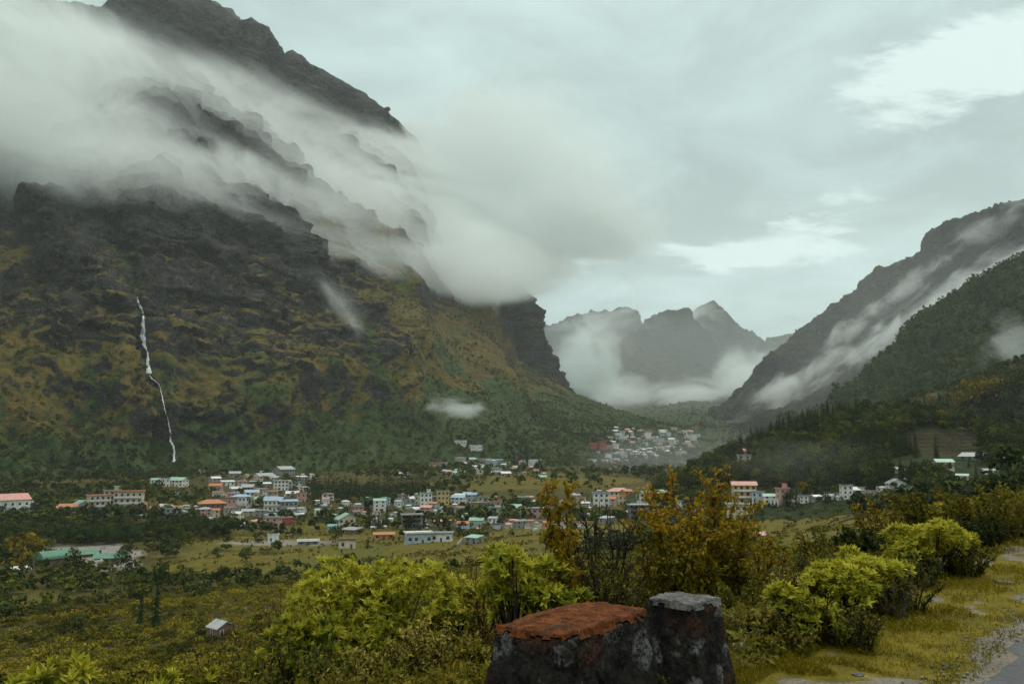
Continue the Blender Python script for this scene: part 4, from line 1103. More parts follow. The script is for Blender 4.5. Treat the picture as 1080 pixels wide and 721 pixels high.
def poly_obj(name, V, F, mat, parent):
    me = bpy.data.meshes.new(name); me.from_pydata([tuple(map(float, v)) for v in V], [], [tuple(int(i) for i in f) for f in F])
    me.materials.append(mat); bm = bmesh.new(); bm.from_mesh(me); bmesh.ops.recalc_face_normals(bm, faces=bm.faces); bm.to_mesh(me); bm.free()
    return link(bpy.data.objects.new(name, me), parent)

def house(u, vb, wpx, hpx, wall, roof, kind, floors, label, rz=None, cat='house', group=None, balc=False, depth=.75, frame=False, detail=True, bvs=None, name='house', roof2=None):
    p_ = land(u, vb, bvs)
    if p_ is None: print('NO LAND', u, vb); return
    d = math.hypot(p_.x, p_.y); W_ = wpx * d / FPX; H_ = hpx * d / FPX
    D_ = W_ * depth
    rise = {'flat': .3, 'gable': D_ * .22, 'gable_front': W_ * .26, 'hip': min(W_, D_) * .2, 'shed': .9, 'barrel': D_ * .34}[kind]
    rise = min(rise, H_ * .45); h = max(H_ - rise, H_ * .5)
    face = -math.atan2(p_.x, p_.y)
    yaw = face + (rz if rz is not None else rnd.uniform(-.7, .7))
    t = thing(name, label, cat, p_ + Vector((0, 0, -.05)) + Vector((p_.x, p_.y, 0)).normalized() * D_ * .45, yaw, group)
    sink = -min(4.0, D_ * .35)
    if frame:               # open concrete frame: slabs on columns with a back wall
        parts = [bx(-W_ / 2, W_ / 2, D_ * .1, D_ * .5, sink, h - .02)]
        poly_obj('wall', *join(parts), WALL[wall], t)
        fl = floors
        for i in range(fl): poly_obj('floor_slab', *bx(-W_ / 2 - .2, W_ / 2 + .2, -D_ / 2, D_ / 2 + .1, h * i / fl - (.0 if i else .9), h * i / fl + .3), CONC, t)
        n = max(3, int(W_ / 4))
        for i in range(n):
            x = -W_ / 2 + .2 + (W_ - .4) * i / (n - 1)
            poly_obj('column', *bx(x - .2, x + .2, -D_ / 2 + .1, -D_ / 2 + .5, -.6, h), CONC, t)
    else:
        body = bx(-W_ / 2, W_ / 2, -D_ / 2, D_ / 2, sink, h)
        parts = [body]
        if kind == 'gable':
            for x in (-W_ / 2, W_ / 2 - .2):
                parts.append((np.array([(x, -D_ / 2, h - .01), (x + .2, -D_ / 2, h - .01), (x + .2, D_ / 2, h - .01), (x, D_ / 2, h - .01), (x, 0, h + rise - .2), (x + .2, 0, h + rise - .2), (x + .2, 0, h + rise - .2), (x, 0, h + rise - .2)]), body[1]))
        if kind == 'gable_front':
            for y in (-D_ / 2, D_ / 2 - .2):
                parts.append((np.array([(-W_ / 2, y, h - .01), (W_ / 2, y, h - .01), (W_ / 2, y + .2, h - .01), (-W_ / 2, y + .2, h - .01), (0, y, h + rise - .2), (0, y, h + rise - .2), (0, y + .2, h + rise - .2), (0, y + .2, h + rise - .2)]), body[1]))
        poly_obj('wall', *join(parts), WALL[wall], t)
    ov = min(.9, W_ * .06)
    poly_obj('roof', *roof_arrays(kind, W_, D_, h, ov, rise), ROOF[roof], t)
    if roof2: poly_obj('stair_tower', *bx(W_ * .1, W_ * .4, -D_ * .2, D_ * .3, h + .29, h + 2.8), WALL[wall], t); poly_obj('tower_roof', *bx(W_ * .07, W_ * .43, -D_ * .25, D_ * .35, h + 2.803, h + 3.1), ROOF[roof2], t)
    if not detail: return t
    fh = h / floors
    wh = min(1.6, fh * .48); ww_ = min(1.5, W_ * .14)
    nx = int(max(2, min(5, W_ / 3.2))); me = window_mesh(ww_, wh)
    if wpx >= 7:
        for f in range(floors):
            for i in range(nx):
                if f == 0 and i == nx // 2 and not frame:
                    dr = poly_obj('door', *bx(-.55, .55, -.06, .05, 0, min(2.1, fh * .78)), DOOR, t)
                    dr.location = (-W_ / 2 + W_ * (i + .5) / nx, -D_ / 2, .05); continue
                o = link(bpy.data.objects.new('window', me), t); o.location = (-W_ / 2 + W_ * (i + .5) / nx, (-D_ / 2 if not frame else D_ * .1), f * fh + fh * .32)
        for sgn in (-1, 1):
            ny = int(max(1, min(3, D_ / 4)))
            for f in range(floors):
                for i in range(ny):
                    o = link(bpy.data.objects.new('window', me), t); o.location = (sgn * W_ / 2, -D_ / 2 + D_ * (i + .5) / ny, f * fh + fh * .32); o.rotation_euler = (0, 0, sgn * math.pi / 2)
    if balc:
        for f in range(1, floors):
            z = f * fh - .05
            poly_obj('balcony', *join([bx(-W_ * .46, W_ * .46, -D_ / 2 - 1.2, -D_ / 2 - .003, z - .15, z), bx(-W_ * .46, W_ * .46, -D_ / 2 - 1.2, -D_ / 2 - 1.1, z + .003, z + .85)]), WALL['white' if wall != 'white' else 'cream'], t)
    return t

H = house
# left edge and the hotels
H(8, 545, 28, 20, 'white', 'pink', 'gable', 2, 'white house with faded red roofs cut by the left edge', .3)
H(40, 539, 8, 9, 'cream', 'rust', 'hip', 1, 'small cream house with an orange roof just right of the left edge house')
H(30, 546, 14, 6, 'white', 'grey', 'flat', 1, 'low white shed right of the left edge house', .1)
H(60, 545, 13, 10, 'cream', 'rust', 'gable', 2, 'cream house with an orange roof left of the green roofed hall', .2)
H(72, 545, 15, 12, 'white', 'rust', 'gable', 2, 'white house with an orange gable roof next to the green roofed hall', -.2)
H(86, 544, 20, 14, 'cream', 'teal', 'gable_front', 2, 'hall with a steep teal gable left of the big hotel', .3)
H(103, 545, 18, 20, 'cream', 'pink', 'flat', 4, 'four storey cream hotel with an orange pink rim left of the biggest hotel', .2, balc=True)
H(117, 542, 14, 22, 'beige', 'mint', 'flat', 5, 'narrow pale tower with mint roof blocks between the two hotels', .0, roof2='mint')
H(135, 543, 25, 22, 'cream', 'rust', 'flat', 4, 'biggest hotel, cream with an orange top and rows of balconies', -.1, balc=True)
H(149, 542, 9, 12, 'white', 'rust', 'hip', 2, 'small annex with an orange roof right of the biggest hotel')
H(162, 543, 20, 8, 'cream', 'pink', 'gable', 1, 'low cream row right of the hotel annex', .0)
H(179, 546, 14, 9, 'blue', 'grey', 'flat', 2, 'pale blue flat house at the right end of the hotel row')
H(164, 514, 8, 9, 'white', 'mint', 'gable', 2, 'left one of three white houses with mint roofs on the wooded slope')
H(174, 513, 8, 8, 'white', 'grey', 'flat', 2, 'middle one of three white houses on the wooded slope, flat and grey topped')
H(188, 513, 15, 9, 'white', 'mint', 'gable', 2, 'right and widest one of three white houses on the wooded slope')
H(192, 523, 10, 4, 'white', 'white', 'shed', 1, 'low white shed below the three white houses on the slope')
# left part of the town
T1 = 'houses in the left part of the town'
H(223, 541, 24, 13, 'brown', 'rust', 'hip', 2, 'brown house with a broad orange hip roof at the left end of the town', .1)
H(241, 538, 11, 12, 'pink', 'brown', 'flat', 2, 'reddish house with a brown top beside the broad orange roof')
H(254, 535, 16, 13, 'white', 'blue', 'hip', 2, 'white house with a sky blue roof beside the reddish house')
H(265, 527, 13, 10, 'white', 'blue', 'gable', 2, 'white house with a blue roof higher up the town')
H(289, 539, 17, 14, 'white', 'blue', 'gable', 2, 'white hall with the largest blue roof in the town', -.3, balc=True)
H(304, 540, 17, 12, 'grey', 'blue', 'shed', 2, 'grey hall with a pale blue roof right of the largest blue roof', .1)
H(318, 529, 9, 9, 'pink', 'pink', 'flat', 2, 'pink cube of a house at the edge of the dark conifer stand')
H(296, 517, 14, 10, 'white', 'white', 'flat', 3, 'three storey white block standing high in the left part of the town', .1)
H(299, 503, 17, 11, 'grey', 'grey', 'gable', 2, 'highest pale grey house at the top of the left part of the town')
H(278, 505, 18, 6, 'white', 'grey', 'gable', 1, 'long low white house at the top of the left part of the town')
H(240, 512, 12, 5, 'white', 'white', 'shed', 1, 'low white roofed house at the upper left of the town')
H(257, 557, 10, 6, 'white', 'grey', 'gable', 1, 'small white cottage at the lower edge of the town')
H(273, 557, 12, 9, 'pink', 'pink', 'hip', 1, 'salmon cottage at the lower edge of the town')
H(288, 556, 14, 10, 'pink', 'grey', 'flat', 2, 'dusky pink house beside the salmon cottage')
H(301, 554, 11, 8, 'red', 'pink', 'flat', 1, 'dull red house at the lower right edge of the left town')
H(236, 553, 10, 6, 'white', 'grey', 'gable', 1, 'white cottage below the broad orange roof')
for (u, v, w_, h_, wl, rf, kd) in ((248, 519, 11, 6, 'grey', 'grey', 'gable'), (262, 517, 14, 6, 'brown', 'grey', 'gable'), (275, 521, 12, 6, 'grey', 'brown', 'shed'), (285, 524, 12, 7, 'white', 'grey', 'flat'), (311, 515, 12, 7, 'white', 'grey', 'flat'), (318, 508, 10, 6, 'grey', 'white', 'shed'),
                                   (308, 524, 12, 6, 'pink', 'white', 'gable'), (270, 512, 12, 5, 'brown', 'grey', 'shed'), (286, 512, 12, 6, 'grey', 'brown', 'flat'), (230, 524, 10, 6, 'white', 'brown', 'gable'), (246, 527, 9, 7, 'pink', 'white', 'flat'), (276, 532, 12, 8, 'white', 'mint', 'gable'), (321, 518, 8, 5, 'white', 'grey', 'shed'), (243, 545, 9, 7, 'beige', 'grey', 'flat'), (262, 544, 12, 7, 'beige', 'grey', 'gable'), (276, 545, 10, 7, 'grey', 'white', 'flat'), (311, 549, 12, 7, 'beige', 'grey', 'shed'), (219, 552, 9, 6, 'blue', 'grey', 'shed')):
    H(u, v, w_, h_, wl, rf, kd, 1 if h_ < 7 else 2, 'small plain house crowded in the left part of the town', group=T1)
# field houses
H(288, 573, 10, 9, 'white', 'white', 'flat', 1, 'small white shed alone in the yellow field beside a round bush', .1, cat='shed', name='shed')
H(325, 574, 20, 5, 'grey', 'grey', 'shed', 1, 'long low grey lean to in the yellow field', .0, cat='shed', name='shed', depth=.3)
H(350, 560, 9, 7, 'mint', 'teal', 'gable', 1, 'little teal shed left of the mint gabled house', cat='shed', name='shed')
H(366, 557, 21, 15, 'cream', 'mint', 'gable_front', 2, 'cream house with bright mint gables facing the field', .25)
H(371, 563, 17, 6, 'brown', 'grey', 'shed', 1, 'dark shed leaning before the mint gabled house', cat='shed', name='shed')
H(366, 578, 17, 9, 'cream', 'brown', 'flat', 1, 'flat cream cottage in front of the mint gabled house', .0)
H(400, 539, 12, 13, 'white', 'mint', 'gable', 3, 'three storey white house with a mint roof before the dark conifers', .1)
H(397, 556, 9, 10, 'white', 'white', 'gable_front', 2, 'narrow white gabled house between the slender conifers')
H(376, 541, 11, 7, 'pink', 'grey', 'flat', 2, 'pale pink house left of the white house with the mint roof')
H(405, 568, 20, 6, 'orange', 'rust', 'shed', 1, 'low terracotta shed with a long orange roof in the field', .0, cat='shed', name='shed', depth=.4)
H(432, 535, 10, 8, 'grey', 'grey', 'flat', 2, 'grey house behind the concrete frame')
H(434, 557, 21, 14, 'grey', 'grey', 'flat', 3, 'unfinished three storey concrete frame building', .1, cat='building', frame=True)
H(441, 573, 26, 11, 'blue', 'white', 'flat', 1, 'long pale blue flat building at the edge of the field', .15)
H(466, 571, 21, 9, 'white', 'grey', 'flat', 1, 'long white flat building right of the pale blue one', -.1)
H(467, 556, 17, 9, 'beige', 'pink', 'hip', 1, 'bungalow with a pink hip roof', .1)
H(488, 555, 17, 11, 'white', 'mint', 'gable_front', 2, 'white house with a mint gable right of the pink roofed bungalow', .3)
H(503, 556, 14, 10, 'mint', 'mint', 'gable', 1, 'pale mint house with a mint roof beside the mint gable')
# middle of the town
T2 = 'houses in the middle of the town'
H(449, 534, 12, 14, 'white', 'mint', 'flat', 3, 'white three storey block with a mint top, left of its yellow neighbour', .1, roof2='mint')
H(467, 532, 12, 14, 'yellow', 'mint', 'flat', 3, 'yellow three storey block with a mint top', .1)
H(484, 531, 14, 9, 'white', 'blue', 'gable', 2, 'white house with a light blue roof right of the yellow block')
H(496, 528, 14, 9, 'blue', 'blue', 'gable', 2, 'pale blue house with a blue roof behind the town middle')
H(505, 542, 18, 12, 'grey', 'grey', 'flat', 2, 'wide grey house in the middle of the town', .1, balc=True)
H(522, 543, 12, 14, 'pink', 'pink', 'flat', 3, 'pink three storey house in the middle of the town', .0, balc=True)
H(539, 540, 22, 8, 'white', 'mint', 'gable', 1, 'long white house with a mint roof right of the pink block', .1)
H(552, 536, 9, 12, 'grey', 'white', 'flat', 3, 'grey tower with a projecting white cap')
H(562, 534, 10, 6, 'brown', 'brown', 'shed', 1, 'brown house right of the grey tower')
H(566, 547, 22, 11, 'pink', 'grey', 'flat', 2, 'wide dusky pink house below the grey tower', .1)
H(578, 556, 11, 7, 'orange', 'red', 'gable', 1, 'small orange red house behind the autumn sapling')
H(548, 557, 12, 8, 'grey', 'white', 'flat', 2, 'grey house with a white top by the lower road')
H(500, 572, 15, 7, 'grey', 'mint', 'shed', 1, 'low shed with a mint roof near the curved white wall', cat='shed', name='shed')
for (u, v, w_, h_, wl, rf, kd) in ((421, 533, 8, 6, 'white', 'grey', 'gable'), (440, 541, 9, 6, 'grey', 'white', 'shed'), (457, 543, 9, 6, 'white', 'mint', 'gable'), (476, 541, 10, 7, 'beige', 'grey', 'flat'), (490, 541, 9, 7, 'grey', 'brown', 'flat'), (511, 531, 10, 6, 'grey', 'white', 'gable'), (520, 551, 9, 6, 'white', 'grey', 'shed'), (531, 550, 9, 7, 'pink', 'grey', 'flat'), (545, 547, 8, 7, 'grey', 'grey', 'flat'), (580, 541, 10, 7, 'white', 'grey', 'flat'), (592, 545, 12, 8, 'grey', 'brown', 'flat'), (606, 541, 11, 7, 'white', 'mint', 'gable'), (615, 548, 11, 7, 'beige', 'grey', 'gable'), (600, 553, 10, 6, 'pink', 'white', 'flat')):
    H(u, v, w_, h_, wl, rf, kd, 1 if h_ < 7 else 2, 'small plain house crowded in the middle of the town', group=T2)
# right of the sapling
H(634, 535, 16, 15, 'white', 'blue', 'flat', 3, 'white three storey house with a pale blue top, right of the autumn sapling', .1)
H(653, 532, 22, 17, 'cream', 'pink', 'hip', 3, 'tall cream house with broad pink roofs behind the bare shrub', .2)
H(661, 522, 10, 6, 'orange', 'rust', 'gable', 1, 'orange roofed house peeping out behind the pink roofs')
H(681, 534, 16, 16, 'white', 'green', 'gable', 3, 'white house with a green roof left of the autumn tree', .3)
H(701, 532, 18, 15, 'cream', 'mint', 'gable', 3, 'cream house with a light green roof half hidden by the autumn tree', -.3)
H(678, 549, 28, 16, 'grey', 'grey', 'flat', 3, 'grey concrete house of three open floors below the green roof', .15, cat='building', frame=True)
H(680, 568, 22, 9, 'white', 'mint', 'gable', 1, 'low white house with a mint roof behind the bare shrub', .0)
H(692, 574, 12, 5, 'red', 'red', 'shed', 1, 'low red shed beside the low mint roofed house', cat='shed', name='shed')
H(668, 539, 9, 8, 'grey', 'white', 'flat', 2, 'small grey house between the pink roofs and the concrete house')
H(619, 535, 9, 6, 'white', 'white', 'gable', 1, 'small white house left of the pale blue topped house')
H(640, 552, 14, 7, 'grey', 'grey', 'shed', 1, 'low grey shed below the pale blue topped house', cat='shed', name='shed')
H(722, 536, 12, 8, 'white', 'grey', 'flat', 2, 'white house behind the crown of the autumn tree')
H(740, 540, 12, 8, 'beige', 'mint', 'gable', 2, 'beige house behind the crown of the autumn tree')
# the tall pink and orange building and its neighbours
H(785, 531, 23, 22, 'yellow', 'pink', 'gable', 3, 'tall orange and cream building with a pink roof right of the autumn tree', .12, cat='building', balc=True, depth=.6)
H(781, 548, 25, 16, 'cream', 'white', 'flat', 2, 'cream lower block in front of the tall orange building', .12, cat='building', depth=.5)
H(800, 531, 11, 12, 'blue', 'grey', 'flat', 2, 'pale blue house right of the tall orange building')
H(812, 530, 13, 9, 'white', 'mint', 'gable', 2, 'white house with a mint roof right of the pale blue house')
H(826, 531, 11, 15, 'pink', 'pink', 'flat', 3, 'narrow pink three storey house right of the mint roof', roof2='red')
H(838, 532, 10, 9, 'white', 'grey', 'gable', 2, 'white house at the foot of the wooded hill')
H(819, 533, 9, 6, 'white', 'white', 'flat', 1, 'low white house before the narrow pink one')
H(791, 479, 13, 6, 'pink', 'pink', 'gable', 1, 'pink roofed house high on the shoulder of the wooded hill', .2)
H(785, 488, 13, 8, 'beige', 'grey', 'flat', 2, 'beige house below the pink roof on the hill shoulder', .1)
T3 = 'houses at the foot of the wooded hill'
H(893, 526, 10, 13, 'white', 'grey', 'flat', 3, 'white three storey house at the foot of the wooded hill')
H(905, 522, 15, 8, 'white', 'white', 'gable', 1, 'white roofed house beside the white three storey house')
H(945, 517, 15, 11, 'white', 'grey', 'gable_front', 2, 'white house with a grey gable below the terraces', .4)
H(938, 525, 10, 5, 'mint', 'mint', 'shed', 1, 'small bright green shed below the grey gable', cat='shed', name='shed')
H(961, 519, 9, 6, 'white', 'teal', 'gable', 1, 'small house with a teal roof right of the grey gable')
H(995, 494, 15, 9, 'cream', 'mint', 'gable', 2, 'cream house with a mint roof below the ploughed terraces')
H(972, 499, 9, 6, 'white', 'grey', 'gable', 1, 'small white house left of the cream house with a mint roof')
H(947, 499, 12, 6, 'white', 'grey', 'gable', 1, 'small white house under the wood, left of the terraces')
H(1028, 485, 20, 7, 'grey', 'grey', 'gable', 1, 'long grey roofed house right of the terraces')
H(1060, 487, 10, 5, 'white', 'white', 'gable', 1, 'small white house near the right edge')
H(1045, 500, 11, 5, 'white', 'grey', 'shed', 1, 'small grey white shed right of the long grey roof', cat='shed', name='shed')
H(1002, 528, 21, 13, 'beige', 'brown', 'gable', 1, 'beige house with a brown gable roof beyond the roadside bushes', -.5)
H(1029, 524, 18, 9, 'beige', 'pink', 'gable', 1, 'house with a dull pink roof right of the beige house', .3)
H(764, 560, 10, 8, 'white', 'white', 'flat', 1, 'small white hut right of the autumn tree', cat='shed', name='shed')
H(795, 567, 22, 6, 'red', 'pink', 'gable', 1, 'low red roofed house in the field beyond the ferns', .1)
for (u, v, w_, h_, wl, rf, kd) in ((850, 530, 9, 7, 'white', 'grey', 'flat'), (861, 528, 9, 6, 'grey', 'white', 'gable'), (875, 527, 10, 6, 'white', 'grey', 'gable'), (918, 524, 10, 6, 'beige', 'grey', 'flat'), (930, 519, 9, 6, 'white', 'grey', 'gable'), (975, 508, 9, 5, 'grey', 'white', 'shed'), (955, 509, 9, 5, 'white', 'white', 'gable'), (1015, 505, 10, 5, 'white', 'mint', 'gable')):
    H(u, v, w_, h_, wl, rf, kd, 1 if h_ < 7 else 2, 'small plain house at the foot of the wooded hill', group=T3)
# houses up the slope behind the middle of the town
T4 = 'houses scattered up the slope behind the town'
H(425, 503, 11, 5, 'white', 'white', 'gable', 1, 'lone white house on the slope left of the upper hamlet')
H(484, 501, 13, 5, 'white', 'mint', 'gable', 1, 'house with a mint roof at the lower edge of the upper hamlet')
H(459, 494, 12, 7, 'pink', 'rust', 'flat', 2, 'rusty pink house at the left end of the upper hamlet')
H(533, 503, 10, 6, 'pink', 'white', 'gable', 1, 'pink house below the right end of the upper hamlet')
H(572, 506, 9, 5, 'mint', 'mint', 'gable', 1, 'mint house alone left of the autumn sapling')
H(486, 469, 12, 5, 'white', 'white', 'shed', 1, 'long white roof at the top of the slope, left of two')
H(500, 474, 14, 5, 'white', 'white', 'shed', 1, 'long white roof at the top of the slope, right of two')
for i in range(26):
    u = rnd.uniform(463, 565); v = rnd.uniform(487, 499) + (u - 520) * .01; w_ = rnd.uniform(6, 10)
    H(u, v, w_, w_ * rnd.uniform(.5, .75), rnd.choice(['white', 'white', 'grey', 'blue', 'beige']), rnd.choice(['white', 'grey', 'white', 'mint', 'blue']), rnd.choice(['flat', 'gable', 'shed']), 1, 'small pale house in the upper hamlet on the slope', group=T4)
# the far village on the fan below the spur
T5 = 'houses of the far village'
H(626, 474, 7, 7, 'red', 'pink', 'flat', 2, 'left one of two brick red blocks at the left of the far village', bvs=None)
H(635, 475, 8, 10, 'red', 'red', 'flat', 3, 'right and taller one of two brick red blocks at the left of the far village')
H(693, 468, 12, 6, 'blue', 'white', 'flat', 1, 'long pale hall in the middle of the far village')
H(707, 469, 6, 4, 'teal', 'teal', 'gable', 1, 'bright teal house in the far village') if False else H(707, 469, 6, 4, 'mint', 'teal', 'gable', 1, 'bright teal roofed house in the far village')
H(731, 466, 6, 8, 'white', 'pink', 'flat', 3, 'white tower house at the right end of the far village')
H(661, 455, 5, 4, 'orange', 'orange', 'flat', 1, 'bright orange house at the top of the far village') if False else H(661, 455, 5, 4, 'orange', 'rust', 'flat', 1, 'bright orange house at the top of the far village')
for i in range(92):
    f = rnd.random()
    u = 640 + f * 95 + rnd.gauss(0, 4); v = rnd.choice([456, 459, 463, 467, 470, 474, 478]) + rnd.gauss(0, 1.2) + (1 - f) * 3
    if i > 70: u = rnd.uniform(618, 660); v = rnd.uniform(478, 490)
    w_ = rnd.uniform(3.5, 6.5)
    H(u, v, w_, w_ * rnd.uniform(.5, .95), rnd.choice(['white', 'white', 'cream', 'pink', 'grey', 'blue']), rnd.choice(['white', 'grey', 'pink', 'white', 'brown']), rnd.choice(['flat', 'gable', 'flat']), 1, 'tiny pale house of the far village on the valley side', group=T5, detail=False)

# more of the town
zones = [((330, 440), (528, 552), 'small plain house crowded in the middle of the town', T2, 12), ((440, 620), (527, 560), 'small plain house crowded in the middle of the town', T2, 26), ((210, 330), (500, 552), 'small plain house crowded in the left part of the town', T1, 24), ((0, 200), (536, 547), 'small plain house among the trees by the hotels', 'houses among the trees by the hotels', 12), ((610, 760), (526, 548), 'small plain house behind the shrubs right of the sapling', 'houses behind the roadside shrubs', 12)]
for (ua_, ub_), (va_, vb_), lab_, gr_, n_ in zones:
    for i in range(n_):
        w_ = rnd.uniform(6.5, 12); fl_ = rnd.choice([1, 1, 2, 2, 3])
        H(rnd.uniform(ua_, ub_), rnd.uniform(va_, vb_), w_, w_ * (.45 + .17 * fl_), rnd.choice(['white', 'white', 'cream', 'grey', 'pink', 'beige', 'blue']), rnd.choice(['grey', 'white', 'rust', 'mint', 'grey', 'brown', 'pink']), rnd.choice(['gable', 'flat', 'gable', 'hip', 'shed']), fl_, lab_, group=gr_)

# beyond the three hundred houses that show largest: the smallest ones, crowded between them, as one mass
def small_house_mass(zones, label):
    Vs, Fs, Ms, o = [], [], [], 0; wl = ['white', 'cream', 'grey', 'pink', 'blue', 'beige']; rl = ['grey', 'white', 'rust', 'mint', 'brown', 'pink', 'blue']
    for (ua_, ub_), (va_, vb_), n_ in zones:
        for i in range(n_):
            p_ = land(rnd.uniform(ua_, ub_), rnd.uniform(va_, vb_))
            if p_ is None: continue
            d = math.hypot(p_.x, p_.y); W_ = rnd.uniform(3.5, 6.2) * d / FPX; D_ = W_ * rnd.uniform(.6, 1); h = W_ * rnd.uniform(.38, .75); yaw = rnd.uniform(-.9, .9) - math.atan2(p_.x, p_.y)
            kd = rnd.choice(['gable', 'gable', 'shed', 'hip']); rise = D_ * .2
            V1, F1 = bx(-W_ / 2, W_ / 2, -D_ / 2, D_ / 2, -W_ * .3, h); V2, F2 = roof_arrays(kd, W_, D_, h + .01, W_ * .06, rise)
            c, s_ = math.cos(yaw), math.sin(yaw); a_, b2 = rnd.randrange(6), 6 + rnd.randrange(7)
            for V, F, m_ in ((V1, F1, a_), (V2, F2, b2)):
                Vs += [(p_.x + v[0] * c - v[1] * s_, p_.y + v[0] * s_ + v[1] * c, p_.z + v[2]) for v in V]; Fs += [tuple(int(q_) + o for q_ in f) for f in F]; Ms += [m_] * len(F); o += len(V)
            for k_ in (-.25, .2):                      # dark openings set into the front
                V3, F3 = bx(W_ * k_ - W_ * .07, W_ * k_ + W_ * .07, -D_ / 2 - .06, -D_ / 2 + .05, h * .3, h * .68)
                Vs += [(p_.x + v[0] * c - v[1] * s_, p_.y + v[0] * s_ + v[1] * c, p_.z + v[2]) for v in V3]; Fs += [tuple(int(q_) + o for q_ in f) for f in F3]; Ms += [13] * 6; o += 8
    me = bpy.data.meshes.new('small_houses'); me.from_pydata([tuple(map(float, v)) for v in Vs], [], Fs)
    for k_ in wl: me.materials.append(WALL[k_])
    for k_ in rl: me.materials.append(ROOF[k_])
    me.materials.append(PANE); me.polygons.foreach_set('material_index', Ms)
    tag(link(bpy.data.objects.new('small_houses', me)), label, 'houses', kind='stuff')
small_house_mass([((205, 330), (498, 552), 60), ((330, 620), (522, 560), 95), ((450, 575), (486, 502), 30), ((575, 760), (520, 548), 30), ((640, 742), (453, 484), 60), ((800, 960), (517, 531), 16), ((0, 200), (535, 548), 16)], 'smallest houses crowded between the larger ones of the town')

# sheds by the river, the hut on the slope
H(54, 598, 24, 14, 'brown', 'green', 'barrel', 1, 'green barrel roofed shed by the pale river bed', .5, cat='shed', name='shed', depth=.8)
H(88, 588, 20, 7, 'brown', 'green', 'gable', 1, 'middle green roofed shed by the river bed', .2, cat='shed', name='shed')
H(117, 594, 27, 9, 'brown', 'green', 'gable', 1, 'long green roofed shed at the right end of the river bed', -.1, cat='shed', name='shed', depth=.5)
H(99, 599, 12, 6, 'white', 'white', 'flat', 1, 'white lorry sized hut before the long green shed', .2, cat='shed', name='shed')
H(22, 603, 14, 4, 'white', 'white', 'shed', 1, 'low white roof in the trees at the left edge', .1, cat='shed', name='shed')
H(233, 674, 20, 17, 'brown', 'grey', 'gable_front', 1, 'little grey roofed hut alone on the lower slope', .55, cat='hut', name='hut', depth=.9)

# retaining walls, field walls
def wall_run(pix, h_, t_, mat, label, name='stone_wall', cat='wall', base=-.6):
    pts_ = [land(u, v) for u, v in pix]
    t = np.linspace(0, len(pts_) - 1, (len(pts_) - 1) * 8 + 1); P_ = np.array([[np.interp(q_, range(len(pts_)), [p_[k_] for p_ in pts_]) for k_ in range(3)] for q_ in t])
    T_ = unit(np.gradient(P_, axis=0)); S_ = np.stack((-T_[:, 1], T_[:, 0], 0 * T_[:, 0]), -1)
    top = h_ * (1 + (rng.uniform(size=len(t)) - .5) * .25)
    V = np.concatenate([P_ - S_ * t_ / 2 + np.array((0, 0, base)), P_ + S_ * t_ / 2 + np.array((0, 0, base)), P_ + S_ * t_ / 2 + np.stack((0 * top, 0 * top, top), -1), P_ - S_ * t_ / 2 + np.stack((0 * top, 0 * top, top), -1)])
    n = len(t); F = []
    for i in range(n - 1):
        for a_, b2 in ((0, 1), (1, 2), (2, 3), (3, 0)): F.append((a_ * n + i, a_ * n + i + 1, b2 * n + i + 1, b2 * n + i))
    F += [(0, n, 2 * n, 3 * n), (n - 1, 4 * n - 1, 3 * n - 1, 2 * n - 1)]
    return tag(poly_obj(name, V, F, mat, None), label, cat)
WST = paint('field_stone', (.10, .09, .075), .9, .6)
wall_run([(862, 560), (880, 553), (900, 547), (925, 540)], .9, .6, WST, 'dark stone wall crossing the field at the right')
wall_run([(775, 487), (785, 491), (795, 494)], 1.4, .5, WALL['white'], 'white retaining wall on the shoulder of the wooded hill')
wall_run([(482, 577), (487, 571), (497, 568)], 1.6, .5, WALL['grey'], 'curved pale wall by the low mint roofed shed')
wall_run([(205, 538), (222, 533), (232, 526)], 1.2, .4, WALL['white'], 'pale wall climbing at the left end of the town')
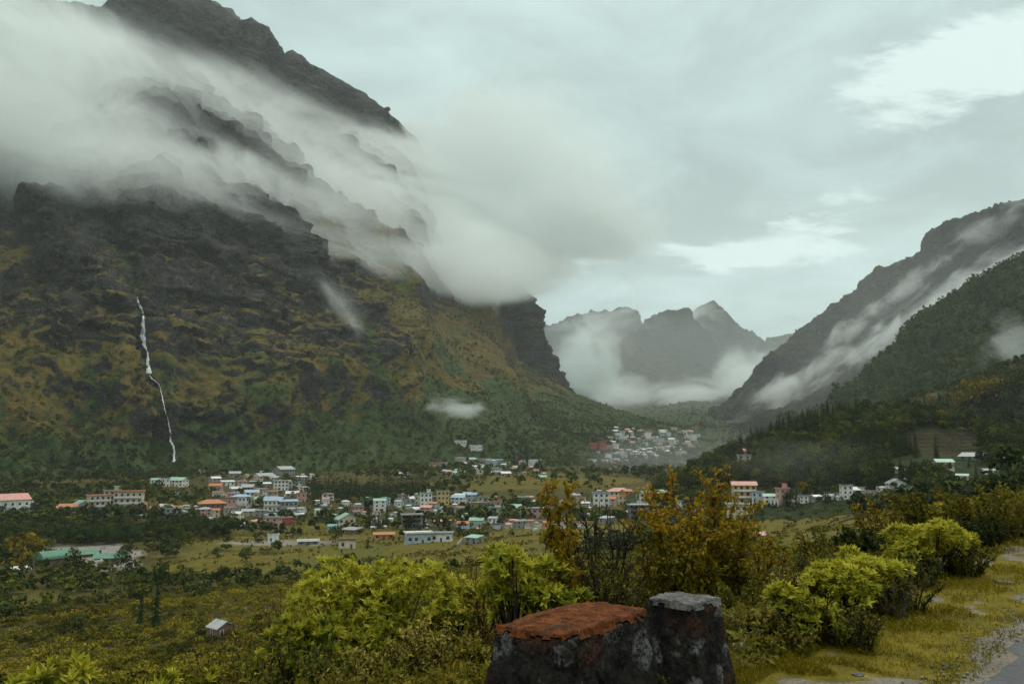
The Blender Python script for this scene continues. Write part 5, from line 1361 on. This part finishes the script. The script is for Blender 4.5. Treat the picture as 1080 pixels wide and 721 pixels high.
# ------------------------------------------------------------------ roadside: parapet stones
def stone_block(name, label, c, rz, L_, W_, Ht, flare, top_mat, seed, rel=1.0):
    """a tapering block of dark mossy rubble masonry with a weathered top"""
    t = thing(name, label, 'stone block', c, rz)
    n = 78; bm = bmesh.new()
    bmesh.ops.create_cube(bm, size=2.0); bmesh.ops.subdivide_edges(bm, edges=bm.edges[:], cuts=n, use_grid_fill=True)
    V = np.array([tuple(v.co) for v in bm.verts]); F = np.array([[v.index for v in f.verts] for f in bm.faces]); bm.free()
    z01 = (V[:, 2] + 1) / 2
    cnt = np.sort(np.abs(V), axis=1)
    V = V * (1 - .028 * np.clip((cnt[:, 1] - .84) / .16, 0, 1) ** 2 - .02 * np.clip((cnt[:, 0] - .80) / .20, 0, 1) ** 2)[:, None]
    fl = 1 + flare * (1 - z01) ** 1.25
    P_ = np.stack((V[:, 0] * L_ / 2 * (1 + (fl - 1) * .6), V[:, 1] * W_ / 2 * fl, z01 * (Ht + .35) - .35), -1)
    top = np.abs(V[:, 2]) > .985
    side = unit(V * np.array((1, 1, .2))); d = np.where((V[:, 2] > .93)[:, None], np.array((0, 0, 1.0)), side)
    # rubble: nearest and second nearest stone centre
    rs = np.random.default_rng(seed); C_ = np.stack((rs.uniform(-.62, .62, 150) * L_ * 1.1, rs.uniform(-.75, .75, 150) * W_ * 1.3, rs.uniform(-.3, Ht + .02, 150)), -1)
    q_ = P_ + (fbm(P_ / .06, 3, .55, seed + 2) - .5)[:, None] * .05
    dd = np.linalg.norm((q_[:, None] - C_[None]) * np.array((1, 1, 1.15)), axis=2); o_ = np.argsort(dd, axis=1)[:, :2]
    d1 = np.take_along_axis(dd, o_[:, :1], 1)[:, 0]; d2 = np.take_along_axis(dd, o_[:, 1:2], 1)[:, 0]
    joint = np.clip((d2 - d1) / .028, 0, 1)
    cell = rs.uniform(0, 1, 150)[o_[:, 0]]; proud = rs.uniform(-.4, 1, 150)[o_[:, 0]]
    sidew = np.clip((.95 - V[:, 2]) / .06, 0, 1)
    P_ = P_ + d * ((fbm((P_ + seed * 13.1) / .20, 4, .55, seed) - .5) * .045 + (fbm((P_ + 5) / .045, 4, .6, seed + 3) - .5) * .026 + rel * sidew * (joint - .6) * .016 + rel * sidew * proud * .008 * joint)[:, None]
    ragged = V[:, 2] + (fbm(P_ / .09, 4, .6, seed + 9) - .5) * .13
    fz = np.array(ragged[F].mean(1) > .93) & (V[F][:, :, 2].mean(1) > .72)
    lich = np.where(cell > (.48 if top_mat is MOSS else .72), joint, 0) * np.clip((fbm(P_ / .11, 4, .6, seed + 12) - .40) * 6, 0, 1)
    rust = np.where((cell > .36) & (cell < .46), joint, 0)
    used, inv = np.unique(F[~fz], return_inverse=True)
    obj_np('masonry', P_[used], inv.reshape(-1, 4), MASON, t, smooth=True, attrs={'lichen': lich[used], 'rust': rust[used]})
    ft = F[fz]; used, inv = np.unique(ft, return_inverse=True)
    Pt = P_[used] + d[used] * (.004 + .010 * fbm(P_[used] / .03, 3, .6, seed + 7))[:, None]
    obj_np('mossy_top' if top_mat is MOSS else 'weathered_top', Pt, inv.reshape(ft.shape), top_mat, t, smooth=True)
    return t
def rock_mat(name, a_, b2, c_, sc_=9.0, lich=None):
    m, nt, b_ = material(name, .92, .12)
    p = nt.nodes.new('ShaderNodeTexCoord').outputs['Object']
    n1 = tex_noise(nt, p, sc_, 6, .68, .3); n2 = tex_noise(nt, p, sc_ * 5, 5, .7); n3 = tex_noise(nt, p, sc_ * .45, 4, .6)
    c1 = mixc(nt, (n1 * .65 + n2 * .35).ss(.38, .60), a_, b2)
    c1 = mixc(nt, (n3 * .6 + n2 * .4).ss(.53, .63), c1, c_)
    if lich: c1 = mixc(nt, (n2 * .75 + n1 * .35).ss(.62, .70), c1, lich)
    nt.links.new(c1, b_.inputs['Base Color'])
    bump(nt, b_, n1 * .05 + n2 * .022, 1.0, .9)
    return m
MASON, nt, b_ = material('dark_mossy_masonry', .92, .12)
p = nt.nodes.new('ShaderNodeTexCoord').outputs['Object']
n1 = tex_noise(nt, p, 9, 6, .68, .3); n2 = tex_noise(nt, p, 46, 5, .7); n3 = tex_noise(nt, p, 4, 5, .65)
c1_ = mixc(nt, (n1 * .65 + n2 * .35).ss(.38, .60), (.005, .005, .0045), (.024, .021, .018))
c1_ = mixc(nt, (n3 * .6 + n2 * .4).ss(.53, .62) * .7, c1_, (.034, .015, .008))
c1_ = mixc(nt, (n3 * .5 + n1 * .5).ss(.56, .66) * .5, c1_, (.020, .024, .006))
c1_ = mixc(nt, attr(nt, 'rust') * n2.ss(.40, .65) * .7, c1_, (.085, .030, .016))
c1_ = mixc(nt, attr(nt, 'lichen') * (n2 * .6 + n1 * .4).ss(.42, .58) * .9, c1_, (.165, .165, .16))
c1_ = mixc(nt, (n2 * .75 + n1 * .35).ss(.64, .72) * .8, c1_, (.11, .11, .105))
nt.links.new(c1_, b_.inputs['Base Color']); bump(nt, b_, n1 * .03 + n2 * .018, 1.0, .9)
MOSS = rock_mat('orange_moss', (.034, .012, .005), (.175, .050, .010), (.028, .018, .009), 11, (.16, .12, .08))
CAP = rock_mat('weathered_cement', (.060, .057, .052), (.165, .16, .15), (.030, .029, .026), 9, (.25, .245, .23))
STONES = dict(grey=rock_mat('grey_field_stone', (.065, .065, .068), (.17, .17, .165), (.035, .033, .03), 14, (.29, .285, .27)),
              red=rock_mat('rust_field_stone', (.045, .018, .012), (.13, .048, .028), (.03, .02, .016), 14, (.12, .10, .085)),
              pale=rock_mat('pale_path_stone', (.13, .12, .105), (.28, .265, .24), (.07, .062, .05), 9, (.35, .34, .31)))
yawL = math.atan2(LD[1], LD[0])
b1 = np.array(pt(597, 646, 1.06 * FPX / (646 - 470)))[:2]
c1 = Vector((.37, 4.92, 0.0)); c2 = Vector((1.18, 5.67, 0.0))
stone_block('parapet_stone', 'longer roadside block of dark stone topped with rust orange moss', (c1.x, c1.y, gz(c1.x, c1.y) - .02), yawL, .93, .47, .61, .42, MOSS, 3, .75)
stone_block('parapet_stone', 'shorter roadside block of black stone with a bare grey top', (c2.x, c2.y, gz(c2.x, c2.y) - .02), yawL - .10, .36, .36, .59, .80, CAP, 5, .3)

# ------------------------------------------------------------------ roadside: shrubs
def spot(u, r): return at(u, r)
def rbase(vb):
    """distance of a point of the level verge seen at image row vb"""
    return EYE * FPX / (vb - 470)
def zt(u, v, r): return float(pt(u, v, r)[2])
def rhodo(u, r, vtop, wpx, n, label, leaf=.11, bright=.55, mat='rhodo', lob=7, flat=.55, per=9, name='rhododendron', sink=.25):
    p_ = spot(u, r); h = zt(u, vtop, r) - p_.z; w_ = wpx * r / FPX
    L_ = [((0, 0, h * .50), (w_ * .28, w_ * .28, h * .34))]
    for i in range(lob):
        a_ = 2 * math.pi * i / lob + rnd.uniform(-.3, .3); q_ = w_ * rnd.uniform(.18, .40); rr2 = w_ * rnd.uniform(.11, .24)
        L_.append(((math.cos(a_) * q_, math.sin(a_) * q_, h * rnd.uniform(.25, .80)), (rr2, rr2, min(rr2 * 1.0, h * .24))))
    return rosette_shrub(name, label, p_, L_, n, leaf, mat, bright, per)
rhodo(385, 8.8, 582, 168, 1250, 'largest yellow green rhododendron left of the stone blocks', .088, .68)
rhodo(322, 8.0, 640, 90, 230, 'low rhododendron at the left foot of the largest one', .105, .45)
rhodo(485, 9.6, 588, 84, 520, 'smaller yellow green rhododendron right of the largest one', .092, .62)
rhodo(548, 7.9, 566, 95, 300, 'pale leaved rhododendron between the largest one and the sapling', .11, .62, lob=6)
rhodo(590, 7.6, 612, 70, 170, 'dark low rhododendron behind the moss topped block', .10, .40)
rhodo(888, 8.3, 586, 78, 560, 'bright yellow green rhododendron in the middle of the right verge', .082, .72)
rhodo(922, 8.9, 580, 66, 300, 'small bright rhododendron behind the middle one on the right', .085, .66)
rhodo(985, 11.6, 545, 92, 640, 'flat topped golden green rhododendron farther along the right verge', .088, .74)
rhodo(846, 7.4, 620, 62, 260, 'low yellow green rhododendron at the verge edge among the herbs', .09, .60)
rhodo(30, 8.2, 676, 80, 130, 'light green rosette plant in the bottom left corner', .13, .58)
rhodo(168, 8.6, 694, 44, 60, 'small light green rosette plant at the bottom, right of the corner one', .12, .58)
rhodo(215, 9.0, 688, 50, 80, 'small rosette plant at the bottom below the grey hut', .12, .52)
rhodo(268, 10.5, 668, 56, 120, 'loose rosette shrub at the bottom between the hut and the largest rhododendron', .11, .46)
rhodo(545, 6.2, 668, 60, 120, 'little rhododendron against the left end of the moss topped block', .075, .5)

TP = twig_plant
def twig(u, r, vtop, wpx, label, stems, twigs, nleaf, leaf=.05, mat='olive', name='shrub', **kw):
    p_ = spot(u, r); h = zt(u, vtop, r) - p_.z
    return TP(name, label, p_, h, wpx * r / FPX / 2, stems, twigs, nleaf, leaf, mat, **kw)
twig(590, 8.4, 486, 44, 'slim autumn sapling with golden leaves rising above the town', 5, 30, 3000, .072, 'orange', name='sapling', tint=(.36, .17), top_tint=.35, cat='sapling', droop=.35, tl=.15)
twig(566, 8.2, 552, 40, 'short sapling with rusty leaves left of the slim one', 4, 10, 420, .055, 'orange', name='sapling', tint=(.45, .2), cat='sapling', droop=.3)
twig(716, 8.8, 490, 86, 'golden tree with red tipped shoots behind the stone blocks, left half', 9, 24, 4200, .072, 'orange', name='autumn_tree', tint=(.36, .16), top_tint=.5, cat='tree', droop=.55, tl=.29, leaf_from=.08, up=.55)
twig(765, 9.2, 492, 90, 'golden tree with green inner leaves behind the grey topped block', 9, 24, 4300, .072, 'orange', name='autumn_tree', tint=(.32, .16), top_tint=.42, cat='tree', droop=.55, tl=.29, leaf_from=.08, up=.55)
twig(800, 9.6, 560, 60, 'lower autumn shrub right of the golden trees', 6, 14, 1100, .055, 'orange', tint=(.34, .2), droop=.3)
twig(690, 8.4, 560, 60, 'yellowing shrub left of the golden trees', 6, 14, 1300, .055, 'orange', tint=(.26, .18), droop=.3)
twig(640, 8.6, 512, 80, 'bare dark twigged shrub with few leaves between sapling and golden trees', 9, 15, 330, .045, 'olive', name='bare_shrub', tint=(.5, .2), sr=.021, droop=.1, up=1.0, tl=.42)
twig(652, 8.0, 570, 95, 'dense small leaved shrub at the foot of the bare twigs', 14, 16, 2600, .042, 'olive', tint=(.45, .2))
twig(612, 8.8, 560, 60, 'small leaved olive shrub right of the slim sapling', 10, 14, 1500, .042, 'olive', tint=(.42, .2))
twig(520, 8.6, 575, 60, 'olive shrub with upright twigs behind the pale rhododendron', 9, 14, 900, .05, 'orange', tint=(.42, .2), top_tint=.3)
twig(820, 9.0, 580, 60, 'open shrub with crooked twigs and reddish leaves above the ferns', 6, 12, 420, .05, 'pale', name='bare_shrub', tint=(.42, .25), up=.5)
twig(455, 6.9, 648, 110, 'small leaved shrub with pinkish tips left of the moss topped block', 22, 14, 3600, .050, 'pale', tint=(.48, .22), top_tint=.25)
twig(395, 6.8, 672, 90, 'pale leaved shrub at the bottom below the largest rhododendron', 18, 12, 2600, .055, 'pale', tint=(.50, .22))
twig(345, 7.0, 668, 80, 'straggling grey green shrub at the bottom left of the pale one', 16, 12, 2200, .055, 'green', tint=(.62, .22))
twig(505, 6.4, 668, 90, 'dense low shrub of small yellowish leaves beside the moss topped block', 20, 12, 2900, .046, 'olive', tint=(.68, .2))
twig(290, 8.0, 675, 70, 'yellowish shrub at the bottom left of the largest rhododendron', 14, 12, 1900, .058, 'pale', tint=(.42, .2))
twig(105, 9.5, 680, 70, 'dark green shrub at the bottom left', 12, 12, 1200, .05, 'green', tint=(.3, .2))
twig(265, 17, 622, 90, 'tall yellowish shrub on the slope right of the grey hut', 12, 14, 1800, .075, 'olive', tint=(.62, .18))
twig(300, 15, 612, 80, 'olive shrub on the slope above the left of the largest rhododendron', 12, 14, 1600, .075, 'olive', tint=(.52, .18))
twig(868, 7.3, 622, 60, 'brown twigged shrub in front of the middle rhododendron', 10, 12, 900, .045, 'olive', tint=(.5, .2))
twig(938, 8.6, 606, 70, 'dead looking brown shrub with few leaves by the wooden post', 12, 14, 500, .045, 'olive', name='bare_shrub', tint=(.35, .2), bark=BARKP)
twig(975, 10.4, 584, 56, 'grey green thorny shrub below the flat topped rhododendron', 12, 14, 1300, .04, 'green', tint=(.4, .2))
twig(915, 13.0, 546, 64, 'dark round bush left of the flat topped rhododendron', 14, 14, 2600, .07, 'green', tint=(.12, .12), name='bush')
twig(965, 19, 512, 64, 'tall olive bush behind the dark round bush', 10, 16, 1900, .10, 'olive', tint=(.48, .18), name='bush')
twig(932, 20, 520, 56, 'olive bush with reddish top left of the tall olive bush', 10, 14, 1300, .10, 'orange', tint=(.30, .18), name='bush')
twig(1048, 16, 503, 100, 'large golden olive bush at the right edge', 16, 16, 3600, .085, 'olive', tint=(.55, .18), top_tint=.25, name='bush')
twig(1040, 14.6, 540, 54, 'dark bush at the foot of the large golden bush', 14, 14, 2300, .065, 'green', tint=(.10, .10), name='bush')
twig(1090, 17, 520, 70, 'olive bush leaning in at the right edge', 12, 14, 2000, .08, 'olive', tint=(.4, .2), name='bush')
twig(1008, 17, 524, 60, 'brownish bush between the golden bush and the flat topped rhododendron', 12, 14, 1800, .085, 'olive', tint=(.45, .2), name='bush')
twig(830, 9.0, 600, 60, 'shrub with grey dead flower heads left of the middle rhododendron', 10, 14, 700, .05, 'pale', tint=(.3, .25))
twig(868, 15, 556, 66, 'olive shrub on the slope above the middle rhododendron', 12, 14, 1700, .075, 'olive', tint=(.4, .2))
twig(820, 15, 572, 74, 'low brownish shrub on the slope beyond the ferns', 12, 14, 1700, .075, 'olive', tint=(.38, .2))
twig(775, 22, 585, 60, 'low olive shrub far behind the golden trees', 12, 12, 1500, .08, 'olive', tint=(.45, .2))
# generic small shrubs filling the drop beyond the verge
def many_shrubs(n, u0, u1, r0, r1, hmin, hmax, group, label):
    base = []
    for k_ in range(4):
        base.append(twig_plant('shrub', label, (0, 0, -50), 1.0, .55, 12, 12, 1300, .052, ['olive', 'green', 'olive', 'pale'][k_], tint=((.45, .35, .6, .35)[k_], .2), group=group))
    out_ = []
    for i in range(n):
        u = rnd.uniform(u0, u1); r = rnd.uniform(r0, r1); p_ = spot(u, r)
        if s_of(p_.x, p_.y) < -.25: continue
        src = base[i % 4]
        if not src.get('used'): t = src; src['used'] = 1
        else:
            t = link(src.copy())
            for ch in src.children: link(ch.copy(), t)
        k_ = rnd.uniform(hmin, hmax) * min(1.0, .40 + max(0, s_of(p_.x, p_.y)) * .16); t.location = p_; t.scale = (k_ * 1.15, k_ * 1.15, k_); t.rotation_euler = (0, 0, rnd.uniform(0, 6.3))
    for b_ in base:
        if 'used' in b_: del b_['used']
twig(800, 7.6, 640, 70, 'low leafy shrub among the ferns right of the grey topped block', 14, 12, 1300, .04, 'olive', tint=(.5, .2))
twig(905, 7.2, 638, 60, 'low dry shrub at the foot of the middle rhododendron', 12, 12, 900, .04, 'olive', tint=(.42, .2))
twig(855, 8.2, 606, 60, 'olive shrub left of the middle rhododendron', 12, 12, 1300, .05, 'olive', tint=(.45, .2))
twig(950, 9.6, 590, 60, 'olive shrub between the middle and the flat topped rhododendrons', 12, 12, 1300, .05, 'olive', tint=(.4, .2))
twig(1005, 12.0, 566, 60, 'olive shrub right of the flat topped rhododendron', 12, 12, 1300, .055, 'olive', tint=(.42, .2))
twig(780, 8.6, 606, 70, 'yellow green leafy shrub behind the ferns', 14, 12, 1600, .05, 'fern', tint=(.35, .2))
twig(745, 5.9, 700, 40, 'small green weed at the foot of the grey topped block', 8, 8, 260, .03, 'green', tint=(.75, .15), name='weed', cat='weed')
twig(700, 5.6, 708, 26, 'small weed in the gap between the two stone blocks', 6, 8, 160, .03, 'green', tint=(.6, .15), name='weed', cat='weed')
twig(890, 7.4, 636, 90, 'spreading low shrub of yellow green leaves before the middle rhododendron', 22, 12, 2200, .04, 'fern', tint=(.3, .2))
twig(830, 7.0, 655, 90, 'spreading low shrub of olive leaves at the verge edge right of the ferns', 18, 12, 1700, .04, 'olive', tint=(.6, .2))
twig(960, 9.0, 604, 80, 'spreading brown olive shrub beside the wooden post', 18, 12, 1500, .04, 'olive', tint=(.4, .2))
twig(1020, 11.6, 574, 60, 'low olive shrub at the verge edge near the pale stones', 14, 12, 1200, .05, 'olive', tint=(.4, .2))
twig(235, 9.5, 662, 90, 'leafy yellow green shrub at the bottom between the rosette plants', 18, 12, 2600, .062, 'olive', tint=(.66, .2))
twig(425, 6.5, 690, 90, 'low leafy shrub along the bottom edge left of the stone blocks', 18, 12, 2200, .05, 'fern', tint=(.35, .22))
twig(60, 11, 668, 90, 'leafy green shrub behind the bottom left rosette plant', 16, 12, 2200, .07, 'green', tint=(.6, .2))
many_shrubs(120, 690, 1060, 7.2, 20, .45, 1.0, 'small shrubs below the right hand verge', 'small leafy shrub on the drop below the right hand verge')
many_shrubs(60, -20, 620, 9, 24, .6, 1.2, 'small shrubs on the left hand drop', 'small leafy shrub on the slope left of the stone blocks')

# ferns by the grey topped block
def fern(u, r, h, label, n=13, v=None):
    p_ = spot(u, r); t = thing('fern', label, 'fern', p_, rnd.uniform(0, 6), 'ferns right of the grey topped block')
    Os, Ds, Ns, Ls = [], [], [], []; parts = []
    for i in range(n):
        a_ = 2 * math.pi * i / n + rnd.uniform(-.5, .5); ln = h * rnd.uniform(.55, 1.35); d = np.array((math.cos(a_), math.sin(a_), 0))
        f = np.linspace(0, 1, 20)[:, None]; c_ = d * ln * (.75 * f) + np.array((0, 0, 1.0)) * ln * (1.0 * f - .62 * f ** 2.2)
        parts.append(tube(c_, np.linspace(.005, .0015, 20), 3))
        side = np.array((-d[1], d[0], 0)); T_ = unit(np.gradient(c_, axis=0))
        for sg in (-1, 1):
            for j in range(2, 20):
                Os.append(c_[j]); Ds.append(side * sg + T_[j] * .45); Ns.append(np.cross(side, T_[j]) * -1 + np.array((0, 0, .6))); Ls.append(ln * .26 * (1 - (j / 20)) ** .7 + .01)
    V, F = join(parts); obj_np('stalks', V, F, BARKP, t)
    L = np.array(Ls); V, F = leaves(np.array(Os), np.array(Ds), np.array(Ns), L, L * .20 + .003, .3, .1)
    obj_leaf('fronds', V, F, LM['fern'], np.clip(rng.normal(.5, .16, len(L)), 0, 1), 5, t)
for i, (u, r, h) in enumerate(((795, 7.6, .26), (818, 7.9, .25), (842, 8.3, .26), (790, 8.3, .30), (862, 9.1, .26), (812, 8.7, .28), (778, 7.9, .27), (835, 9.2, .27), (800, 6.9, .17), (880, 9.8, .27), (806, 8.2, .22), (828, 8.6, .24), (850, 8.9, .2), (784, 7.1, .2), (768, 8.6, .3), (856, 9.8, .27))):
    fern(u, r, h, 'arching yellow green fern on the bank right of the grey topped block')

# stones, post, dead wood on the verge
def stone(u, v, wpx, label, mat='pale', flat=.5, seed=1):
    d = ray(u, v); k_ = EYE / -d[2]; x, y = d[0] * k_, d[1] * k_; r = math.hypot(x, y); w_ = wpx * r / FPX / 2
    bm = bmesh.new(); bmesh.ops.create_icosphere(bm, subdivisions=4, radius=1.0)
    S = np.array([tuple(q_.co) for q_ in bm.verts]); FS = np.array([[q_.index for q_ in f.verts] for f in bm.faces]); bm.free()
    S = np.sign(S) * np.abs(S) ** .85; S = S * (1 + (fbm(S * 1.4 + seed * 5, 4, .5, seed) - .5)[:, None] * .8) * np.array((w_, w_ * .75, w_ * flat))
    o = obj_np('stone', S, FS, STONES[mat], smooth=True); o.location = (x, y, gz(x, y) + w_ * flat * .35); o.rotation_euler = (0, 0, rnd.uniform(0, 6))
    return tag(o, label, 'stone')
stone(785, 683, 26, 'flat pale stone in the grass right of the grey topped block', seed=2, flat=.3)
stone(806, 689, 14, 'small pale stone beside the flat one', seed=3, flat=.35)
stone(992, 580, 10, 'upper left one of the pale stones on the right verge', seed=4)
stone(1012, 577, 12, 'rounded pale stone at the top of the right verge', seed=5)
stone(1003, 598, 10, 'pale stone at the shrub edge below the others', seed=6)
stone(1012, 592, 14, 'largest pale stone at the shrub edge', seed=7)
stone(1060, 616, 16, 'dark flat stone lying in the grass of the right verge', 'grey', .25, seed=8)
stone(905, 712, 12, 'small stone in the grass near the bottom', 'grey', .3, seed=9)
stone(800, 697, 20, 'dark clod by the flat pale stone', 'red', .35, seed=12)
p_ = spot(955, 10.2)
t = thing('post_stump', 'short weathered wooden post leaning at the edge of the right verge', 'post', p_, .3)
V, F = tube(np.array([(0, 0, -.2), (.01, 0, .06), (.02, .01, .13), (.03, .012, .19)]), np.array((.075, .07, .068, .065)), 10); obj_np('post', V, F, BARKP, t, smooth=True)
th = np.linspace(0, 2 * np.pi, 10, endpoint=False); V = np.vstack([np.stack((np.cos(th) * .064 + .03, np.sin(th) * .064 + .012, 0 * th + .192 + .01 * np.sin(th * 3)), -1), [[.03, .012, .202]]])
obj_np('cut_top', V, np.array([(i, (i + 1) % 10, 10) for i in range(10)]), BARK, t)

# grass on the verge, herbs over the bank: nobody could count them
n = 260000
a_ = rng.uniform(R(2), R(52), n); r_ = 4.2 * (24 / 4.2) ** rng.uniform(0, 1, n)
x, y = np.sin(a_) * r_, np.cos(a_) * r_; s_ = s_of(x, y)
q_ = np.stack((x, y, 0 * x), -1)
nn2 = fbm(q_ / 1.1, 4, .55, 121); wn = nn2 + (fbm(q_ / 4, 3, .5, 131) - .5) * .8
tuft = fbm(q_ / .35, 3, .5, 301)
keep = (s_ > -1.72) & (s_ < 1.6) & ~((wn > .63) & (s_ < -.6)) & (rng.uniform(size=n) < sstep(tuft, .30, .60) * .9 + .1) & (rng.uniform(size=n) < np.where(s_ < -1.25, .3, 1))
x, y, s_, r_, tuft = x[keep], y[keep], s_[keep], r_[keep], tuft[keep]; n = len(x)
O = np.stack((x, y, gxyz(x, y) - .004), -1)
D = unit(np.stack((rng.normal(size=n) * .6, rng.normal(size=n) * .6, np.ones(n)), -1))
L = rng.uniform(.018, .055, n) * (.5 + tuft) * np.where(s_ > .1, 2.4, 1.0) * np.interp(r_, [4, 24], [1, 1.6]); 
V, F = leaves(O, D, perp(D), L, .003 + .0007 * r_, .35, .1)
g_ = obj_leaf('verge_grass', V, F, LM['grass'], np.clip(.25 + .6 * (fbm(O / 1.7, 3, .5, 311) - .3) + rng.normal(size=n) * .16, 0, 1), 5); tag(g_, 'short yellow green grass of the roadside verge', 'grass', kind='stuff')
n = 210000
a_ = rng.uniform(R(-36), R(36), n); r_ = 3.6 * (30 / 3.6) ** rng.uniform(0, 1, n)
x, y = np.sin(a_) * r_, np.cos(a_) * r_; s_ = s_of(x, y)
q_ = np.stack((x, y, 0 * x), -1); cl_ = fbm(q_ / .8, 3, .5, 321)
keep = (s_ > np.where(r_ > 6.3, -.55, .15) + .7 * (cl_ - .5)) & (s_ < 16) & (rng.uniform(size=n) < sstep(cl_, .30, .5))
x, y, s_, r_, cl_ = x[keep], y[keep], s_[keep], r_[keep], cl_[keep]; n = len(x)
hh = rng.uniform(0, 1, n) ** .7 * (.09 + .45 * sstep(s_, -.5, 3)) * (.4 + 1.1 * cl_)
O = np.stack((x, y, gxyz(x, y) + hh), -1)
D = unit(rng.normal(size=(n, 3)) + np.array((0, 0, .35))); Nn = unit(np.array((0, 0, 1.0)) + rng.normal(size=(n, 3)) * .5)
L = rng.uniform(.03, .075, n) * np.interp(r_, [4, 30], [.8, 2.0])
V, F = leaves(O, D, Nn, L, L * .5, .2, .2)
g_ = obj_leaf('bank_herbs', V, F, LM['olive'], np.clip(.30 + 1.0 * (fbm(O / 2.2, 3, .5, 331) - .32) + rng.normal(size=n) * .2, 0, 1), 5); tag(g_, 'low leafy herbs covering the bank below the verge', 'undergrowth', kind='stuff')
# gravel along the asphalt
n = 2800
tq = rng.uniform(-6, 14, n); sq = -1.60 + rng.normal(size=n) * .13
x = L0[0] + LD[0] * tq + LN[0] * sq; y = L0[1] + LD[1] * tq + LN[1] * sq
bm = bmesh.new(); bmesh.ops.create_icosphere(bm, subdivisions=1, radius=1.0); S = np.array([tuple(q_.co) for q_ in bm.verts]); FS = np.array([[q_.index for q_ in f.verts] for f in bm.faces]); bm.free()
k_ = .004 + .012 * rng.uniform(0, 1, n) ** 2.5
V = S[None] * (k_[:, None, None] * rng.uniform(.6, 1.2, (n, len(S), 1)) * np.array((1, 1, .7))) + np.stack((x, y, gxyz(x, y) + k_ * .3 + .006), -1)[:, None]
g_ = obj_np('roadside_gravel', V.reshape(-1, 3), (FS[None] + (np.arange(n) * len(S))[:, None, None]).reshape(-1, 3), STONES['pale']); tag(g_, 'loose grey gravel along the edge of the asphalt', 'gravel', kind='stuff')

# ------------------------------------------------------------------ waterfalls
WATER, nt, b_ = material('white_water', .5, .4)
p = position(nt); px, py, pz_ = xyz(nt, p)
wn_ = tex_noise(nt, vec(nt, px * .6, py * .6, pz_ * .12), 1.0, 4, .6)
nt.links.new(mixc(nt, wn_.ss(.35, .6), (.36, .38, .39), (.74, .76, .76)), b_.inputs['Base Color'])
BV_M1 = bvh_of(M1)
def waterfall(pix, wid, label, name='waterfall'):
    us, vs = [q_[0] for q_ in pix], [q_[1] for q_ in pix]
    t = np.linspace(0, len(pix) - 1, 90); uu = np.interp(t, range(len(pix)), us) + (fbm(np.stack((t * 2.2, 0 * t, 0 * t), -1), 3, .5, 401) - .5) * 4.5; vv_ = np.interp(t, range(len(pix)), vs); ww2 = np.interp(t, range(len(pix)), wid) * (.15 + 2.2 * fbm(np.stack((t * 3.1, 0 * t + 9, 0 * t), -1), 3, .6, 403) ** 1.6) * 1.35
    rows = []
    for u, v, w_ in zip(uu, vv_, ww2):
        p_ = land(u, v, (BV_M1,))
        if p_ is None: continue
        d = math.hypot(p_.x, p_.y); out_ = Vector((-p_.x, -p_.y, 0)).normalized(); side = Vector((-out_.y, out_.x, 0)); hw = w_ * d / FPX / 2
        rows.append([p_ + out_ * o_ + side * hw * k_ + Vector((0, 0, .2)) for k_, o_ in ((-1, .2), (-.5, 1.6), (.1, 2.2), (.6, 1.5), (1, .2))])
    P_ = np.array([[tuple(c_) for c_ in r_] for r_ in rows])
    P_ = P_.copy(); 
    o = obj_np(name, P_.reshape(-1, 3), grid_faces(len(P_), 5), WATER, smooth=True)
    return tag(o, label, 'waterfall')
waterfall([(145, 313), (149, 330), (152, 352), (155, 372), (157, 394)], [1.6, 2.6, 3.4, 2.0, 2.6], 'tall white waterfall down the dark mountain wall')
waterfall([(157, 395), (166, 405), (172, 420), (176, 440), (180, 458)], [1.6, .7, .5, .6, .8], 'thin broken stream joining the tall waterfall and the lower fall')
waterfall([(180, 460), (182, 472), (184, 487)], [1.2, 2.0, 1.8], 'short lower waterfall at the foot of the mountain')
